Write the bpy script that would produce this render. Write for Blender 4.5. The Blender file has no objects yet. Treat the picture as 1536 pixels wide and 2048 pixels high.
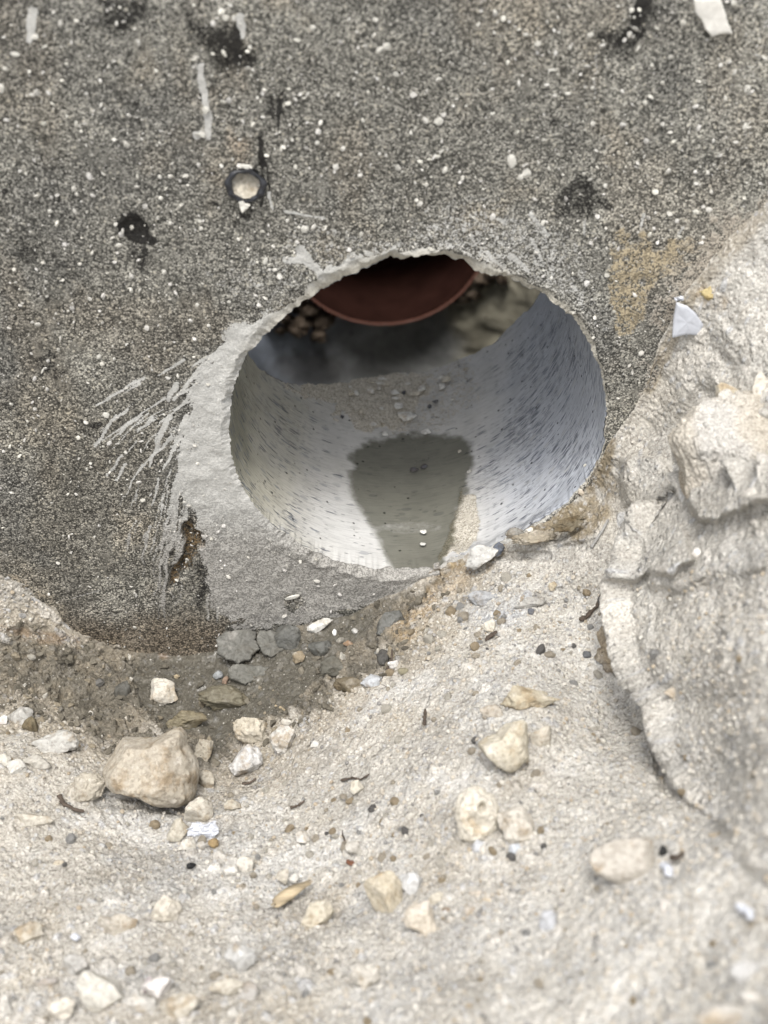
import bpy, math, numpy as np
from mathutils import Vector, Matrix

# ------------------------------------------------------------------ camera, sky, sun, exposure
SC = bpy.context.scene
COL = SC.collection
TH, PS = math.radians(39.04), math.radians(2.447)          # pitch down, yaw right
CAM = np.array([-0.05326, -0.71929, 0.51634])
FPX, CU, CV = 2700.0, 768.0, 1024.0
FW = np.array([math.sin(PS)*math.cos(TH), math.cos(PS)*math.cos(TH), -math.sin(TH)])
RT = np.array([math.cos(PS), -math.sin(PS), 0.0])
UP = np.cross(RT, FW)
cd = bpy.data.cameras.new('camera'); cam = bpy.data.objects.new('camera', cd); COL.objects.link(cam)
cam.matrix_world = Matrix(((RT[0], UP[0], -FW[0], CAM[0]), (RT[1], UP[1], -FW[1], CAM[1]), (RT[2], UP[2], -FW[2], CAM[2]), (0, 0, 0, 1)))
cd.sensor_fit = 'VERTICAL'; cd.sensor_height = 36.0; cd.lens = FPX/2048*36
cd.clip_start = 0.01; cd.clip_end = 200.0
cd.dof.use_dof = True; cd.dof.focus_distance = 0.93; cd.dof.aperture_fstop = 6.2
SC.camera = cam

SUN_EL, SUN_AZ = math.radians(70), math.radians(-168)        # azimuth from +y towards +x
w = bpy.data.worlds.new('World'); SC.world = w; w.use_nodes = True
wn, wl = w.node_tree.nodes, w.node_tree.links
sky = wn.new('ShaderNodeTexSky'); sky.sky_type = 'NISHITA'; sky.sun_disc = False
sky.sun_elevation = SUN_EL; sky.sun_rotation = SUN_AZ; sky.air_density = 1.0; sky.dust_density = 4.0; sky.ozone_density = 1.0
hs = wn.new('ShaderNodeHueSaturation'); hs.inputs['Saturation'].default_value = 0.25
wl.new(sky.outputs[0], hs.inputs['Color']); wl.new(hs.outputs[0], wn['Background'].inputs['Color'])
wn['Background'].inputs['Strength'].default_value = 0.145
sd = bpy.data.lights.new('sun', 'SUN'); sd.energy = 1.0; sd.angle = math.radians(16); sd.color = (1.0, 0.965, 0.91)
sun = bpy.data.objects.new('sun', sd); COL.objects.link(sun)
sdir = Vector((math.sin(SUN_AZ)*math.cos(SUN_EL), math.cos(SUN_AZ)*math.cos(SUN_EL), math.sin(SUN_EL)))
sun.rotation_euler = (-sdir).to_track_quat('-Z', 'Y').to_euler()
vs = SC.view_settings; vs.view_transform = 'Standard'; vs.look = 'None'; vs.gamma = 1.0; vs.use_curve_mapping = False
vs.exposure = 1.07

# ------------------------------------------------------------------ numpy noise
rng = np.random.default_rng(7)
def H(ix, iy, iz, s):
    h = (ix.astype(np.int64)*374761393 + iy.astype(np.int64)*668265263 + iz.astype(np.int64)*2147483647 + s*974634777) & 0xffffffff
    h = ((h ^ (h >> 13))*1274126177) & 0xffffffff
    h = ((h ^ (h >> 16))*2246822519) & 0xffffffff
    return ((h ^ (h >> 15)) & 0xffffff)/16777216.0
def vnoise(P, f, s=0):
    Q = np.asarray(P)*f; I = np.floor(Q).astype(np.int64); F = Q-I; F = F*F*F*(F*(F*6-15)+10)
    out = 0
    for a in (0, 1):
        wa = F[..., 0] if a else 1-F[..., 0]
        for b in (0, 1):
            wb = F[..., 1] if b else 1-F[..., 1]
            for c in (0, 1):
                wc = F[..., 2] if c else 1-F[..., 2]
                out = out + wa*wb*wc*H(I[..., 0]+a, I[..., 1]+b, I[..., 2]+c, s)
    return out*2-1
def fbm(P, f, o=4, s=0, g=0.5):
    t = 0; a = 1.0
    for k in range(o):
        t = t + a*vnoise(P, f*2.03**k, s+k*17); a *= g
    return t
def worley2(x, y, cell, s):
    """nearest cell point: distance (in cells) and a random id for the cell"""
    X = x/cell; Y = y/cell; ix = np.floor(X); iy = np.floor(Y); best = np.full(X.shape, 9.0); rid = np.zeros(X.shape)
    z = np.zeros(X.shape)
    for a in (-1, 0, 1):
        for b in (-1, 0, 1):
            cx, cy = ix+a, iy+b
            px = cx+0.15+0.7*H(cx, cy, z, s); py = cy+0.15+0.7*H(cx, cy, z, s+1)
            r = H(cx, cy, z, s+2); an = H(cx, cy, z, s+3)*3.14
            dx, dy = X-px, Y-py
            ex = dx*np.cos(an)+dy*np.sin(an); ey = (-dx*np.sin(an)+dy*np.cos(an))*(1.0+0.7*H(cx, cy, z, s+4))
            d = np.hypot(ex, ey); m = d < best; best = np.where(m, d, best); rid = np.where(m, r, rid)
    return best, rid
def ss(a, b, x):
    t = np.clip((x-a)/(b-a), 0, 1); return t*t*(3-2*t)
def mixc(c, d, m): return c*(1-m[..., None])+np.asarray(d)*m[..., None]

# ------------------------------------------------------------------ survey: where photographed points lie in the place
def ray(u, v):
    d = FW+RT*((u-CU)/FPX)-UP*((v-CV)/FPX); return d          # unit depth along the view
def survey(P):
    d = P-CAM; z = d@FW; return CU+FPX*(d@RT)/z, CV-FPX*(d@UP)/z, z
def on_wall(u, v, y=0.0):
    d = ray(u, v); t = (y-CAM[1])/d[1]; return CAM+d*t
def on_bore(u, v, r=0.125):
    d = ray(u, v); A = d[0]**2+d[2]**2; B = 2*(CAM[0]*d[0]+CAM[2]*d[2]); Cc = CAM[0]**2+CAM[2]**2-r*r
    q = max(B*B-4*A*Cc, 0); t = (-B+math.sqrt(q))/(2*A); return CAM+d*t
def sdf_poly(u, v, poly):
    """signed distance, negative inside"""
    p = np.asarray(poly, float); n = len(p); d = np.full(np.shape(u), 1e9); ins = np.zeros(np.shape(u), bool)
    for i in range(n):
        a, b = p[i], p[(i+1) % n]; e = b-a; wx, wy = u-a[0], v-a[1]
        t = np.clip((wx*e[0]+wy*e[1])/(e@e), 0, 1); d = np.minimum(d, np.hypot(wx-e[0]*t, wy-e[1]*t))
        c = ((a[1] <= v) & (b[1] > v)) | ((b[1] <= v) & (a[1] > v))
        with np.errstate(divide='ignore', invalid='ignore'):
            xi = a[0]+(v-a[1])*e[0]/(e[1] if e[1] != 0 else 1e-9)
        ins ^= c & (u < xi)
    return np.where(ins, -d, d)
def seg(u, v, x0, y0, x1, y1, w0, w1=None):
    """0..1 inside a tapering stroke"""
    w1 = w0 if w1 is None else w1
    ex, ey = x1-x0, y1-y0; t = np.clip(((u-x0)*ex+(v-y0)*ey)/(ex*ex+ey*ey), 0, 1)
    d = np.hypot(u-x0-ex*t, v-y0-ey*t); ww = w0+(w1-w0)*t
    return ss(1.3, 0.5, d/ww)
def blob(u, v, x, y, rx, ry, a=0):
    c, s = math.cos(math.radians(a)), math.sin(math.radians(a)); dx, dy = u-x, v-y
    return np.hypot((dx*c+dy*s)/rx, (-dx*s+dy*c)/ry)

# ------------------------------------------------------------------ object helpers
def mesh_from(name, V, F, smooth=True):
    me = bpy.data.meshes.new(name); V = np.asarray(V, np.float32); F = np.asarray(F, np.int32)
    k = F.shape[1]; me.vertices.add(len(V)); me.vertices.foreach_set('co', V.ravel())
    me.loops.add(F.size); me.loops.foreach_set('vertex_index', F.ravel())
    me.polygons.add(len(F)); me.polygons.foreach_set('loop_start', np.arange(0, F.size, k, dtype=np.int32))
    me.polygons.foreach_set('loop_total', np.full(len(F), k, np.int32))
    me.polygons.foreach_set('use_smooth', np.full(len(F), smooth, bool))
    me.update(calc_edges=True); return me
def grid_faces(nu, nv, wrap=False):
    i = np.arange(nu if wrap else nu-1); j = np.arange(nv-1); I, J = np.meshgrid(i, j, indexing='ij')
    I2 = (I+1) % nu
    return np.stack([I*nv+J, I2*nv+J, I2*nv+J+1, I*nv+J+1], -1).reshape(-1, 4)
def color_attr(me, name, c):
    a = me.attributes.new(name, 'FLOAT_COLOR', 'POINT'); c = np.asarray(c, np.float32)
    if c.shape[-1] == 3: c = np.concatenate([c, np.ones(c.shape[:-1]+(1,), np.float32)], -1)
    a.data.foreach_set('color', c.reshape(-1, 4).ravel())
def float_attr(me, name, v):
    a = me.attributes.new(name, 'FLOAT', 'POINT'); a.data.foreach_set('value', np.asarray(v, np.float32).ravel())
def link(name, me, mat, parent=None, **kw):
    o = bpy.data.objects.new(name, me); COL.objects.link(o)
    if mat and not me.materials: me.materials.append(mat)
    if parent: o.parent = parent
    for k, v in kw.items(): o[k] = v
    return o
def empty(name, loc, **kw):
    o = bpy.data.objects.new(name, None); o.location = loc; o.empty_display_size = 0.02; COL.objects.link(o)
    for k, v in kw.items(): o[k] = v
    return o

# ------------------------------------------------------------------ materials
class NT:
    def __init__(s, name):
        s.m = bpy.data.materials.new(name); s.m.use_nodes = True; s.n = s.m.node_tree.nodes; s.l = s.m.node_tree.links
        s.b = s.n['Principled BSDF']; s.b.inputs['Roughness'].default_value = 0.9; s.b.inputs['Specular IOR Level'].default_value = 0.25
    def put(s, sock, v):
        if isinstance(v, bpy.types.NodeSocket): s.l.new(v, sock)
        elif isinstance(v, (tuple, list)): sock.default_value = tuple(v)+((1,) if len(v) == 3 and len(sock.default_value) == 4 else ())
        else: sock.default_value = v
    def attr(s, name, f=False):
        a = s.n.new('ShaderNodeAttribute'); a.attribute_name = name; return a.outputs['Fac' if f else 'Color']
    def math(s, op, a, b=0.0, clamp=False):
        m = s.n.new('ShaderNodeMath'); m.operation = op; m.use_clamp = clamp; s.put(m.inputs[0], a); s.put(m.inputs[1], b); return m.outputs[0]
    def mix(s, a, b, f, mode='MIX'):
        m = s.n.new('ShaderNodeMix'); m.data_type = 'RGBA'; m.blend_type = mode
        s.put(m.inputs[0], f); s.put(m.inputs[6], a); s.put(m.inputs[7], b); return m.outputs[2]
    def coord(s, kind='Object', scale=None):
        if kind == 'UV': o = s.n.new('ShaderNodeAttribute'); o.attribute_name = 'bore_uv'; c = o.outputs['Vector']
        else: o = s.n.new('ShaderNodeTexCoord'); c = o.outputs[kind]
        if scale:
            mp = s.n.new('ShaderNodeMapping'); mp.inputs['Scale'].default_value = scale; s.l.new(c, mp.inputs['Vector']); c = mp.outputs[0]
        return c
    def noise(s, c, sc, det=3, rough=0.55, dist=0.0):
        n = s.n.new('ShaderNodeTexNoise'); s.l.new(c, n.inputs['Vector']); n.inputs['Scale'].default_value = sc
        n.inputs['Detail'].default_value = det; n.inputs['Roughness'].default_value = rough; n.inputs['Distortion'].default_value = dist; return n.outputs['Fac']
    def vor(s, c, sc, feat='F1', rnd=1.0):
        n = s.n.new('ShaderNodeTexVoronoi'); n.feature = feat; s.l.new(c, n.inputs['Vector']); n.inputs['Scale'].default_value = sc
        n.inputs['Randomness'].default_value = rnd; return n.outputs
    def sep(s, c):
        n = s.n.new('ShaderNodeSeparateColor'); s.l.new(c, n.inputs[0]); return n.outputs
    def step(s, v, lo, hi, a=0.0, b=1.0):
        n = s.n.new('ShaderNodeMapRange'); n.interpolation_type = 'SMOOTHSTEP'; s.put(n.inputs[0], v)
        for i, q in enumerate((lo, hi, a, b)): n.inputs[i+1].default_value = q
        return n.outputs[0]
    def ramp(s, v, stops):
        n = s.n.new('ShaderNodeValToRGB'); s.put(n.inputs[0], v); e = n.color_ramp.elements
        while len(e) < len(stops): e.new(0.5)
        for i, (p, c) in enumerate(stops): e[i].position = p; e[i].color = tuple(c)+(1,) if len(c) == 3 else c
        return n.outputs[0]
    def bump(s, h, dist, strength=1.0, prev=None):
        n = s.n.new('ShaderNodeBump'); s.put(n.inputs['Height'], h); n.inputs['Distance'].default_value = dist; n.inputs['Strength'].default_value = strength
        if prev: s.l.new(prev, n.inputs['Normal'])
        return n.outputs[0]
    def out(s, col=None, rough=None, normal=None, spec=None):
        for k, v in (('Base Color', col), ('Roughness', rough), ('Normal', normal), ('Specular IOR Level', spec)):
            if v is not None: s.put(s.b.inputs[k], v)
        return s.m

def mat_wall():
    t = NT('weathered_cement'); c = t.coord()
    tint = t.attr('tint'); cov = t.attr('slurry', True); blk = t.attr('tar', True)
    v1 = t.vor(c, 900); r1 = t.sep(v1['Color'])[0]
    v2 = t.vor(c, 1500); r2 = t.sep(v2['Color'])[1]
    v3 = t.vor(c, 330); r3 = t.sep(v3['Color'])[2]
    n1 = t.noise(c, 260, 6, 0.8)
    g = t.math('ADD', t.math('MULTIPLY', r1, 0.50), t.math('MULTIPLY', r2, 0.28))
    g = t.math('ADD', g, t.math('MULTIPLY', n1, 0.45))
    g = t.math('SUBTRACT', g, t.math('MULTIPLY', v1['Distance'], 0.42))
    gr = t.ramp(g, [(0.0, (.030, .029, .027)), (0.22, (.075, .073, .067)), (0.39, (.185, .18, .166)), (0.56, (.35, .34, .31)), (0.76, (.62, .60, .55))])
    smooth_ = t.math('MULTIPLY', t.step(t.noise(c, 24, 5, 0.65), 0.50, 0.68), t.step(t.noise(c, 260, 3, 0.6), 0.38, 0.60)); gr = t.mix(gr, (.235, .228, .208), t.math('MULTIPLY', smooth_, 0.7))
    pit_ = t.vor(c, 120); pr_ = t.sep(pit_['Color']); gr = t.mix(gr, (.035, .033, .03), t.math('MULTIPLY', t.math('MULTIPLY', t.step(pr_[0], 0.90, 0.94), t.step(t.math('ADD', pit_['Distance'], t.math('MULTIPLY', n1, 0.3)), 0.42, 0.28)), 0.85))
    big = t.math('MULTIPLY', t.step(r3, 0.80, 0.86), t.step(v3['Distance'], 0.36, 0.22))
    gr = t.mix(gr, (.58, .55, .48), t.math('MULTIPLY', big, 0.85))
    base = t.mix(gr, tint, 1.0, 'MULTIPLY')
    nt = t.noise(c, 300, 3, 0.65)
    tm = t.step(t.math('ADD', blk, t.math('MULTIPLY', t.math('SUBTRACT', t.math('ADD', t.math('MULTIPLY', nt, 0.55), t.math('MULTIPLY', r1, 0.45)), 0.5), 1.25)), 0.46, 0.60)
    base = t.mix(base, (.012, .011, .010), t.math('MULTIPLY', tm, 0.95))
    ns = t.noise(c, 210, 5, 0.7)
    cc = t.math('ADD', cov, t.math('MULTIPLY', t.math('SUBTRACT', ns, 0.5), 1.15))
    cc = t.math('SUBTRACT', cc, t.math('MULTIPLY', t.math('SUBTRACT', v1['Distance'], 0.4), 0.45))
    cm = t.step(cc, 0.40, 0.60)
    scol = t.attr('slurry_tint')
    cr = t.step(g, 0.22, 0.52, 0.50, 1.06)
    crs = t.mix((1, 1, 1), cr, t.attr('grit', True)); base = t.mix(base, t.mix(scol, crs, 1.0, 'MULTIPLY'), cm)
    soft = t.math('SUBTRACT', 1.0, t.math('MULTIPLY', cm, 0.55))
    h = t.math('ADD', t.math('MULTIPLY', g, soft), t.math('MULTIPLY', cm, 0.35))
    nrm = t.bump(h, 0.0011, 1.0)
    nrm = t.bump(t.noise(c, 60, 4, 0.6), 0.003, 0.5, nrm)
    rg = t.step(t.math('MULTIPLY', blk, tm), 0.75, 1.0, 0.92, 0.45)
    return t.out(base, rg, nrm, 0.25)

def mat_bore():
    t = NT('drilled_concrete'); uv = t.coord('UV'); c = t.coord()
    base = t.attr('tint'); sd_ = t.attr('streaks', True); wet = t.attr('wet', True); snd = t.attr('sandy', True)
    def strk(sx, sy, lo, hi, k):
        mp = t.n.new('ShaderNodeMapping'); mp.inputs['Scale'].default_value = (sx, sy, 1); mp.inputs['Location'].default_value = (k*3.7, k*9.1, k); t.l.new(uv, mp.inputs['Vector'])
        mp.inputs['Rotation'].default_value = (0, 0, 0.02)
        v = t.vor(mp.outputs[0], 1.0); rr = t.sep(v['Color'])
        on = t.step(t.math('ADD', rr[0], t.math('MULTIPLY', sd_, 0.62)), lo, hi)
        return t.math('MULTIPLY', on, t.step(v['Distance'], 0.40, 0.20)), rr[1]
    a, ra = strk(70, 480, .98, 1.05, 1)
    b, rb = strk(170, 850, .90, .98, 2)
    e, re_ = strk(55, 300, 1.12, 1.18, 3)
    lt, rl = strk(110, 420, 1.22, 1.30, 4)
    fine = t.n.new('ShaderNodeMapping'); fine.inputs['Scale'].default_value = (60, 900, 1); t.l.new(uv, fine.inputs['Vector'])
    fn = t.noise(fine.outputs[0], 1.0, 4, 0.6)
    col = t.mix(base, t.mix(base, (.52, .52, .54), 1.0, 'MULTIPLY'), t.math('MULTIPLY', t.step(fn, 0.48, 0.66), t.math('ADD', 0.35, t.math('MULTIPLY', sd_, 0.65))))
    col = t.mix(col, t.mix(base, (1.25, 1.25, 1.25), 1.0, 'MULTIPLY'), t.math('MULTIPLY', lt, 0.7))
    agm = t.n.new('ShaderNodeMapping'); agm.inputs['Scale'].default_value = (90, 190, 1); t.l.new(uv, agm.inputs['Vector']); av = t.vor(agm.outputs[0], 1.0); ar = t.sep(av['Color'])
    agg = t.math('MULTIPLY', t.step(t.math('ADD', ar[1], t.math('MULTIPLY', sd_, .3)), 0.86, 0.92), t.step(av['Distance'], 0.42, 0.34)); col = t.mix(col, t.ramp(ar[2], [(0, (.17, .185, .21)), (1, (.40, .40, .38))]), t.math('MULTIPLY', agg, 0.4))
    blot = t.noise(uv, 45, 4, 0.6); col = t.mix(col, t.mix(col, (.90, .90, .90), 1.0, 'MULTIPLY'), t.step(blot, 0.42, 0.66))
    dk = t.ramp(rb, [(0, (.07, .08, .10)), (1, (.20, .21, .24))])
    col = t.mix(col, dk, t.math('MULTIPLY', b, 0.55)); col = t.mix(col, (.085, .095, .12), t.math('MULTIPLY', a, 0.8)); col = t.mix(col, (.15, .17, .20), t.math('MULTIPLY', e, 0.7))
    # round air pores
    pv = t.vor(c, 210); pr = t.sep(pv['Color']); pore = t.math('MULTIPLY', t.step(pr[0], 0.90, 0.93), t.step(pv['Distance'], 0.26, 0.15))
    col = t.mix(col, (.05, .05, .05), t.math('MULTIPLY', pore, 0.85))
    # sand lying in the bottom
    sv = t.vor(c, 1200); sr = t.sep(sv['Color'])
    sn = t.noise(c, 330, 4, 0.7)
    sm = t.step(t.math('ADD', snd, t.math('MULTIPLY', t.math('SUBTRACT', sn, 0.5), 1.0)), 0.42, 0.58)
    scol = t.ramp(sr[0], [(0.0, (.22, .195, .15)), (0.4, (.46, .415, .33)), (1.0, (.68, .64, .56))])
    col = t.mix(col, scol, t.math('MULTIPLY', sm, 0.85))
    # water stain
    wn_ = t.noise(c, 160, 4, 0.6)
    wm = t.step(t.math('ADD', wet, t.math('MULTIPLY', t.math('SUBTRACT', wn_, 0.5), 0.5)), 0.25, 0.80)
    col = t.mix(col, t.mix(col, (.30, .30, .262), 1.0, 'MULTIPLY'), wm)
    h = t.math('SUBTRACT', t.math('MULTIPLY', fn, 0.45), t.math('ADD', t.math('ADD', a, b), t.math('MULTIPLY', pore, 2.0)))
    h = t.math('ADD', h, t.math('MULTIPLY', t.math('MULTIPLY', sm, sr[0]), 1.2))
    nrm = t.bump(h, 0.0006, 0.8)
    return t.out(col, t.step(wm, 0, 1, 0.8, 0.7), nrm, 0.15)

def mat_soil():
    t = NT('sandy_soil'); c = t.coord()
    tint = t.attr('tint'); wet = t.attr('wet', True)
    v1 = t.vor(c, 900); r = t.sep(v1['Color']); n = t.noise(c, 120, 6, 0.75); v2 = t.vor(c, 420); q = t.sep(v2['Color'])
    k = t.math('ADD', t.math('MULTIPLY', r[0], 0.5), t.math('MULTIPLY', n, 0.5))
    sp = t.ramp(k, [(0.12, (.50, .48, .46)), (0.34, (.82, .81, .80)), (0.58, (1.02, 1.02, 1.02)), (0.85, (1.38, 1.38, 1.38))])
    col = t.mix(tint, sp, 1.0, 'MULTIPLY')
    dg = t.math('MULTIPLY', t.step(q[0], 0.955, 0.97), t.step(v2['Distance'], 0.30, 0.2)); col = t.mix(col, (.10, .09, .085), t.math('MULTIPLY', dg, 0.8))
    lg = t.math('MULTIPLY', t.step(q[1], 0.93, 0.95), t.step(v2['Distance'], 0.32, 0.2)); col = t.mix(col, (.66, .63, .57), t.math('MULTIPLY', lg, 0.6))
    h = t.math('ADD', t.math('MULTIPLY', k, 1.0), t.math('MULTIPLY', t.math('SUBTRACT', 0.5, v2['Distance']), 0.6))
    v5 = t.vor(c, 260); nrm = t.bump(t.math('MULTIPLY', t.step(v5['Distance'], 0.62, 0.1), t.sep(v5['Color'])[2]), 0.0020, 0.6); nrm = t.bump(h, 0.0014, 0.9, nrm)
    nrm2 = t.n.new('ShaderNodeMix'); nrm2.data_type = 'VECTOR'
    g = t.n.new('ShaderNodeNewGeometry'); t.l.new(t.step(wet, 0.55, 0.95, 0.0, 0.75), nrm2.inputs[0]); t.l.new(nrm, nrm2.inputs[4]); t.l.new(g.outputs['Normal'], nrm2.inputs[5])
    return t.out(col, t.step(wet, 0.5, 1.0, 0.92, 0.24), nrm2.outputs[1], 0.3)

def mat_stone(name='limestone', dark_side=False, gloss=0.9, contrast=1.0):
    """base colour comes from the object's own colour; dust and pits vary over it"""
    t = NT(name); c = t.coord()
    oi = t.n.new('ShaderNodeObjectInfo'); base = oi.outputs['Color']
    off = t.n.new('ShaderNodeVectorMath'); off.operation = 'ADD'; t.l.new(c, off.inputs[0])
    sc_ = t.n.new('ShaderNodeVectorMath'); sc_.operation = 'SCALE'; sc_.inputs[0].default_value = (1, 2, 3); t.l.new(oi.outputs['Random'], sc_.inputs['Scale']); t.l.new(sc_.outputs[0], off.inputs[1])
    c = off.outputs[0]
    n1 = t.noise(c, 70, 5, 0.65); n2 = t.noise(c, 420, 4, 0.7); v = t.vor(c, 560); r = t.sep(v['Color'])
    col = t.mix(base, t.mix(base, (.70, .62, .52), 1.0, 'MULTIPLY'), t.math('MULTIPLY', t.step(n1, 0.50, 0.68), contrast))
    col = t.mix(col, (.58, .55, .50), t.math('MULTIPLY', t.step(n1, 0.46, 0.30), 0.45*contrast))
    k = t.math('ADD', t.math('MULTIPLY', n2, 0.6), t.math('MULTIPLY', r[0], 0.4))
    col = t.mix(col, t.ramp(k, [(0.2, (.66, .64, .62)), (0.45, (.95, .95, .95)), (0.8, (1.2, 1.2, 1.2))]), 1.0, 'MULTIPLY')
    nrm = t.bump(k, 0.0009, 0.8); nrm = t.bump(n1, 0.003, 0.5, nrm)
    return t.out(col, gloss, nrm, 0.25)

def mat_simple(name, col, rough=0.8, var=0.25, scale=200, bump=0.0004, spec=0.3, stretch=None):
    t = NT(name); c = t.coord(scale=stretch) if stretch else t.coord(); n = t.noise(c, scale, 5, 0.65)
    a = tuple(x*(1-var) for x in col); b = tuple(min(x*(1+var), 1) for x in col)
    return t.out(t.ramp(n, [(0.3, a), (0.7, b)]), rough, t.bump(n, bump, 0.8), spec)

def mat_grit(name='loose_grit'):
    t = NT(name); c = t.coord(); a = t.attr('tint'); n = t.noise(c, 700, 3, 0.6)
    return t.out(t.mix(a, t.ramp(n, [(0.3, (.8, .79, .77)), (0.7, (1.15, 1.15, 1.15))]), 1.0, 'MULTIPLY'), 0.9, t.bump(n, 0.0005, 0.6), 0.25)

def mat_chamber():
    t = NT('smooth_mortar'); c = t.coord(); a = t.attr('tint'); n = t.noise(c, 14, 5, 0.6, 0.6); n2 = t.noise(c, 160, 4, 0.7)
    v = t.vor(c, 95); r = t.sep(v['Color']); pore = t.math('MULTIPLY', t.step(r[0], 0.93, 0.95), t.step(v['Distance'], 0.2, 0.12))
    col = t.mix(a, t.ramp(n, [(0.35, (.6, .6, .6)), (0.65, (1.25, 1.25, 1.25))]), 1.0, 'MULTIPLY')
    col = t.mix(col, t.ramp(n2, [(0.3, (.85, .85, .85)), (0.7, (1.15, 1.15, 1.15))]), 1.0, 'MULTIPLY')
    col = t.mix(col, (.02, .02, .02), pore)
    return t.out(col, 0.6, t.bump(t.math('ADD', n, t.math('MULTIPLY', n2, .1)), 0.006, 0.6), 0.35)

M_WALL, M_BORE, M_SOIL, M_STONE, M_GRIT, M_CH = mat_wall(), mat_bore(), mat_soil(), mat_stone(), mat_grit(), mat_chamber()
M_MUDST = mat_stone('muddy_lump', gloss=0.55, contrast=0.5)
M_SMOOTH = mat_stone('smooth_pebble', gloss=0.7, contrast=0.25)
M_PIPE = mat_simple('brown_plastic', (.026, .0118, .0092), 0.95, 0.25, 40, 0.0006, 0.0)
M_PIPEEDGE = mat_simple('lit_plastic_edge', (.26, .12, .09), 0.8, 0.35, 300, 0.0004)  # paler than the barrel: light catching the pipe edge, painted into its colour
M_RUBBER = mat_simple('black_plastic', (.022, .023, .027), 0.38, 0.5, 260, 0.0005, 0.5)
M_WHITE = mat_simple('white_plastic', (.50, .515, .55), 0.75, 0.08, 90, 0.0003, 0.4)
M_CHIP = mat_simple('pale_shell', (.62, .60, .54), 0.75, 0.15, 240, 0.0005)
M_PAINT = mat_simple('flaking_white_paint', (.62, .60, .55), 0.8, 0.15, 150, 0.0008)
M_WOOD = mat_simple('split_wood', (.33, .27, .18), 0.8, 0.6, 120, 0.0015, 0.2, (.3, 1.6, 1))
M_TWIG = mat_simple('dark_twig', (.075, .058, .045), 0.85, 0.5, 300, 0.0008)
M_LEAF = mat_simple('dry_leaf', (.13, .06, .035), 0.8, 0.4, 200, 0.0005)
M_BLACK = mat_simple('black_tar', (.010, .010, .010), 0.5, 0.3, 200, 0.0006)
M_CONC = mat_simple('plain_concrete', (.30, .295, .28), 0.9, 0.3, 60, 0.002)
M_ROOT = mat_simple('crumbly_brown_earth', (.12, .092, .068), 0.95, 0.5, 260, 0.0016)

# ------------------------------------------------------------------ ground shape from surveyed points (pixel u, v and distance y in front of the wall)
CONTACT = [(-600, 930), (-350, 1000), (-150, 1080), (0, 1150), (45, 1168), (70, 1195), (105, 1215), (130, 1245), (200, 1288), (280, 1308), (360, 1312), (440, 1298), (520, 1275), (600, 1250), (700, 1228), (780, 1192), (860, 1150), (940, 1122), (1020, 1090), (1075, 1054), (1100, 1040), (1165, 985), (1195, 930), (1215, 890), (1260, 835), (1295, 775), (1308, 735), (1320, 690), (1345, 640), (1352, 600), (1400, 545), (1460, 470), (1536, 400), (1750, 240), (2200, 0)]
CTRL = [(u, v, 0) for u, v in CONTACT[1:-1]]+[(-200, 1300, -.03), (0, 1210, -.008), (0, 1270, -.018), (0, 1380, -.060), (100, 1290, -.016), (150, 1380, -.050), (300, 1400, -.048), (300, 1345, -.022), (420, 1360, -.028), (420, 1440, -.06), (560, 1340, -.035), (560, 1420, -.075), (680, 1320, -.05), (700, 1270, -.02),
 (-200, 1600, -.17), (0, 1500, -.125), (0, 1600, -.168), (200, 1560, -.14), (380, 1560, -.13), (300, 1640, -.17), (560, 1530, -.13), (-300, 2048, -.34), (0, 1800, -.25), (0, 2048, -.345), (350, 1800, -.255), (350, 2048, -.36),
 (800, 1260, -.045), (850, 1380, -.11), (750, 1500, -.15), (800, 1640, -.22), (700, 1800, -.27), (750, 2048, -.38), (900, 1180, -.022), (1000, 1140, -.022), (1000, 1260, -.080), (1050, 1400, -.155), (1000, 1540, -.21), (1100, 1120, -.032), (1180, 1060, -.030),
 (1150, 1200, -.065), (1160, 1330, -.12), (1230, 1420, -.155), (1240, 1540, -.225), (1100, 1700, -.28), (1100, 1870, -.34), (1100, 2048, -.40), (1280, 1700, -.31),
 (1230, 1000, -.022), (1250, 900, -.008), (1300, 850, -.008), (1340, 800, -.012), (1400, 850, -.035), (1400, 700, -.014), (1480, 800, -.050), (1536, 560, -.018), (1536, 700, -.05), (1300, 950, -.030), (1340, 950, -.046), (1536, 900, -.10), (1320, 1080, -.075), (1320, 1250, -.13), (1360, 1400, -.185), (1400, 1560, -.25),
 (1480, 900, -.080), (1480, 1100, -.14), (1500, 1300, -.21), (1536, 1500, -.285), (1450, 1700, -.335), (1536, 1850, -.40), (1400, 2048, -.43), (1700, 2048, -.48), (1900, 1500, -.34), (1900, 1000, -.18), (1900, 600, -.06), (700, 2300, -.45), (0, 2300, -.42), (1500, 2300, -.51)]
_c = np.array(CTRL, float)
def tps(A, B):
    d2 = ((A[:, None, :]-B[None, :, :])**2).sum(-1); return np.where(d2 > 0, d2*np.log(np.maximum(d2, 1e-12)), 0)
def fit_tps(XY, Z, lam):
    n = len(XY); K = tps(XY, XY)+lam*np.eye(n); Pm = np.c_[np.ones(n), XY]
    A = np.block([[K, Pm], [Pm.T, np.zeros((3, 3))]]); return np.linalg.solve(A, np.r_[Z, 0, 0, 0])
_k = _c[:, :2]/1000.; W_ = fit_tps(_k, _c[:, 2], 3e-3)
def near_y(u, v):
    """how far in front of the wall the soil lies, at a surveyed direction"""
    q = np.c_[np.clip(np.ravel(u), -450, 2000), np.clip(np.ravel(v), 0, 2400)]/1000.; z = np.empty(len(q))
    for i in range(0, len(q), 60000): b = q[i:i+60000]; z[i:i+60000] = tps(b, _k)@W_[:-3]+W_[-3]+b@W_[-2:]
    return np.clip(z.reshape(np.shape(u)), -.56, -.0008)
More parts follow.
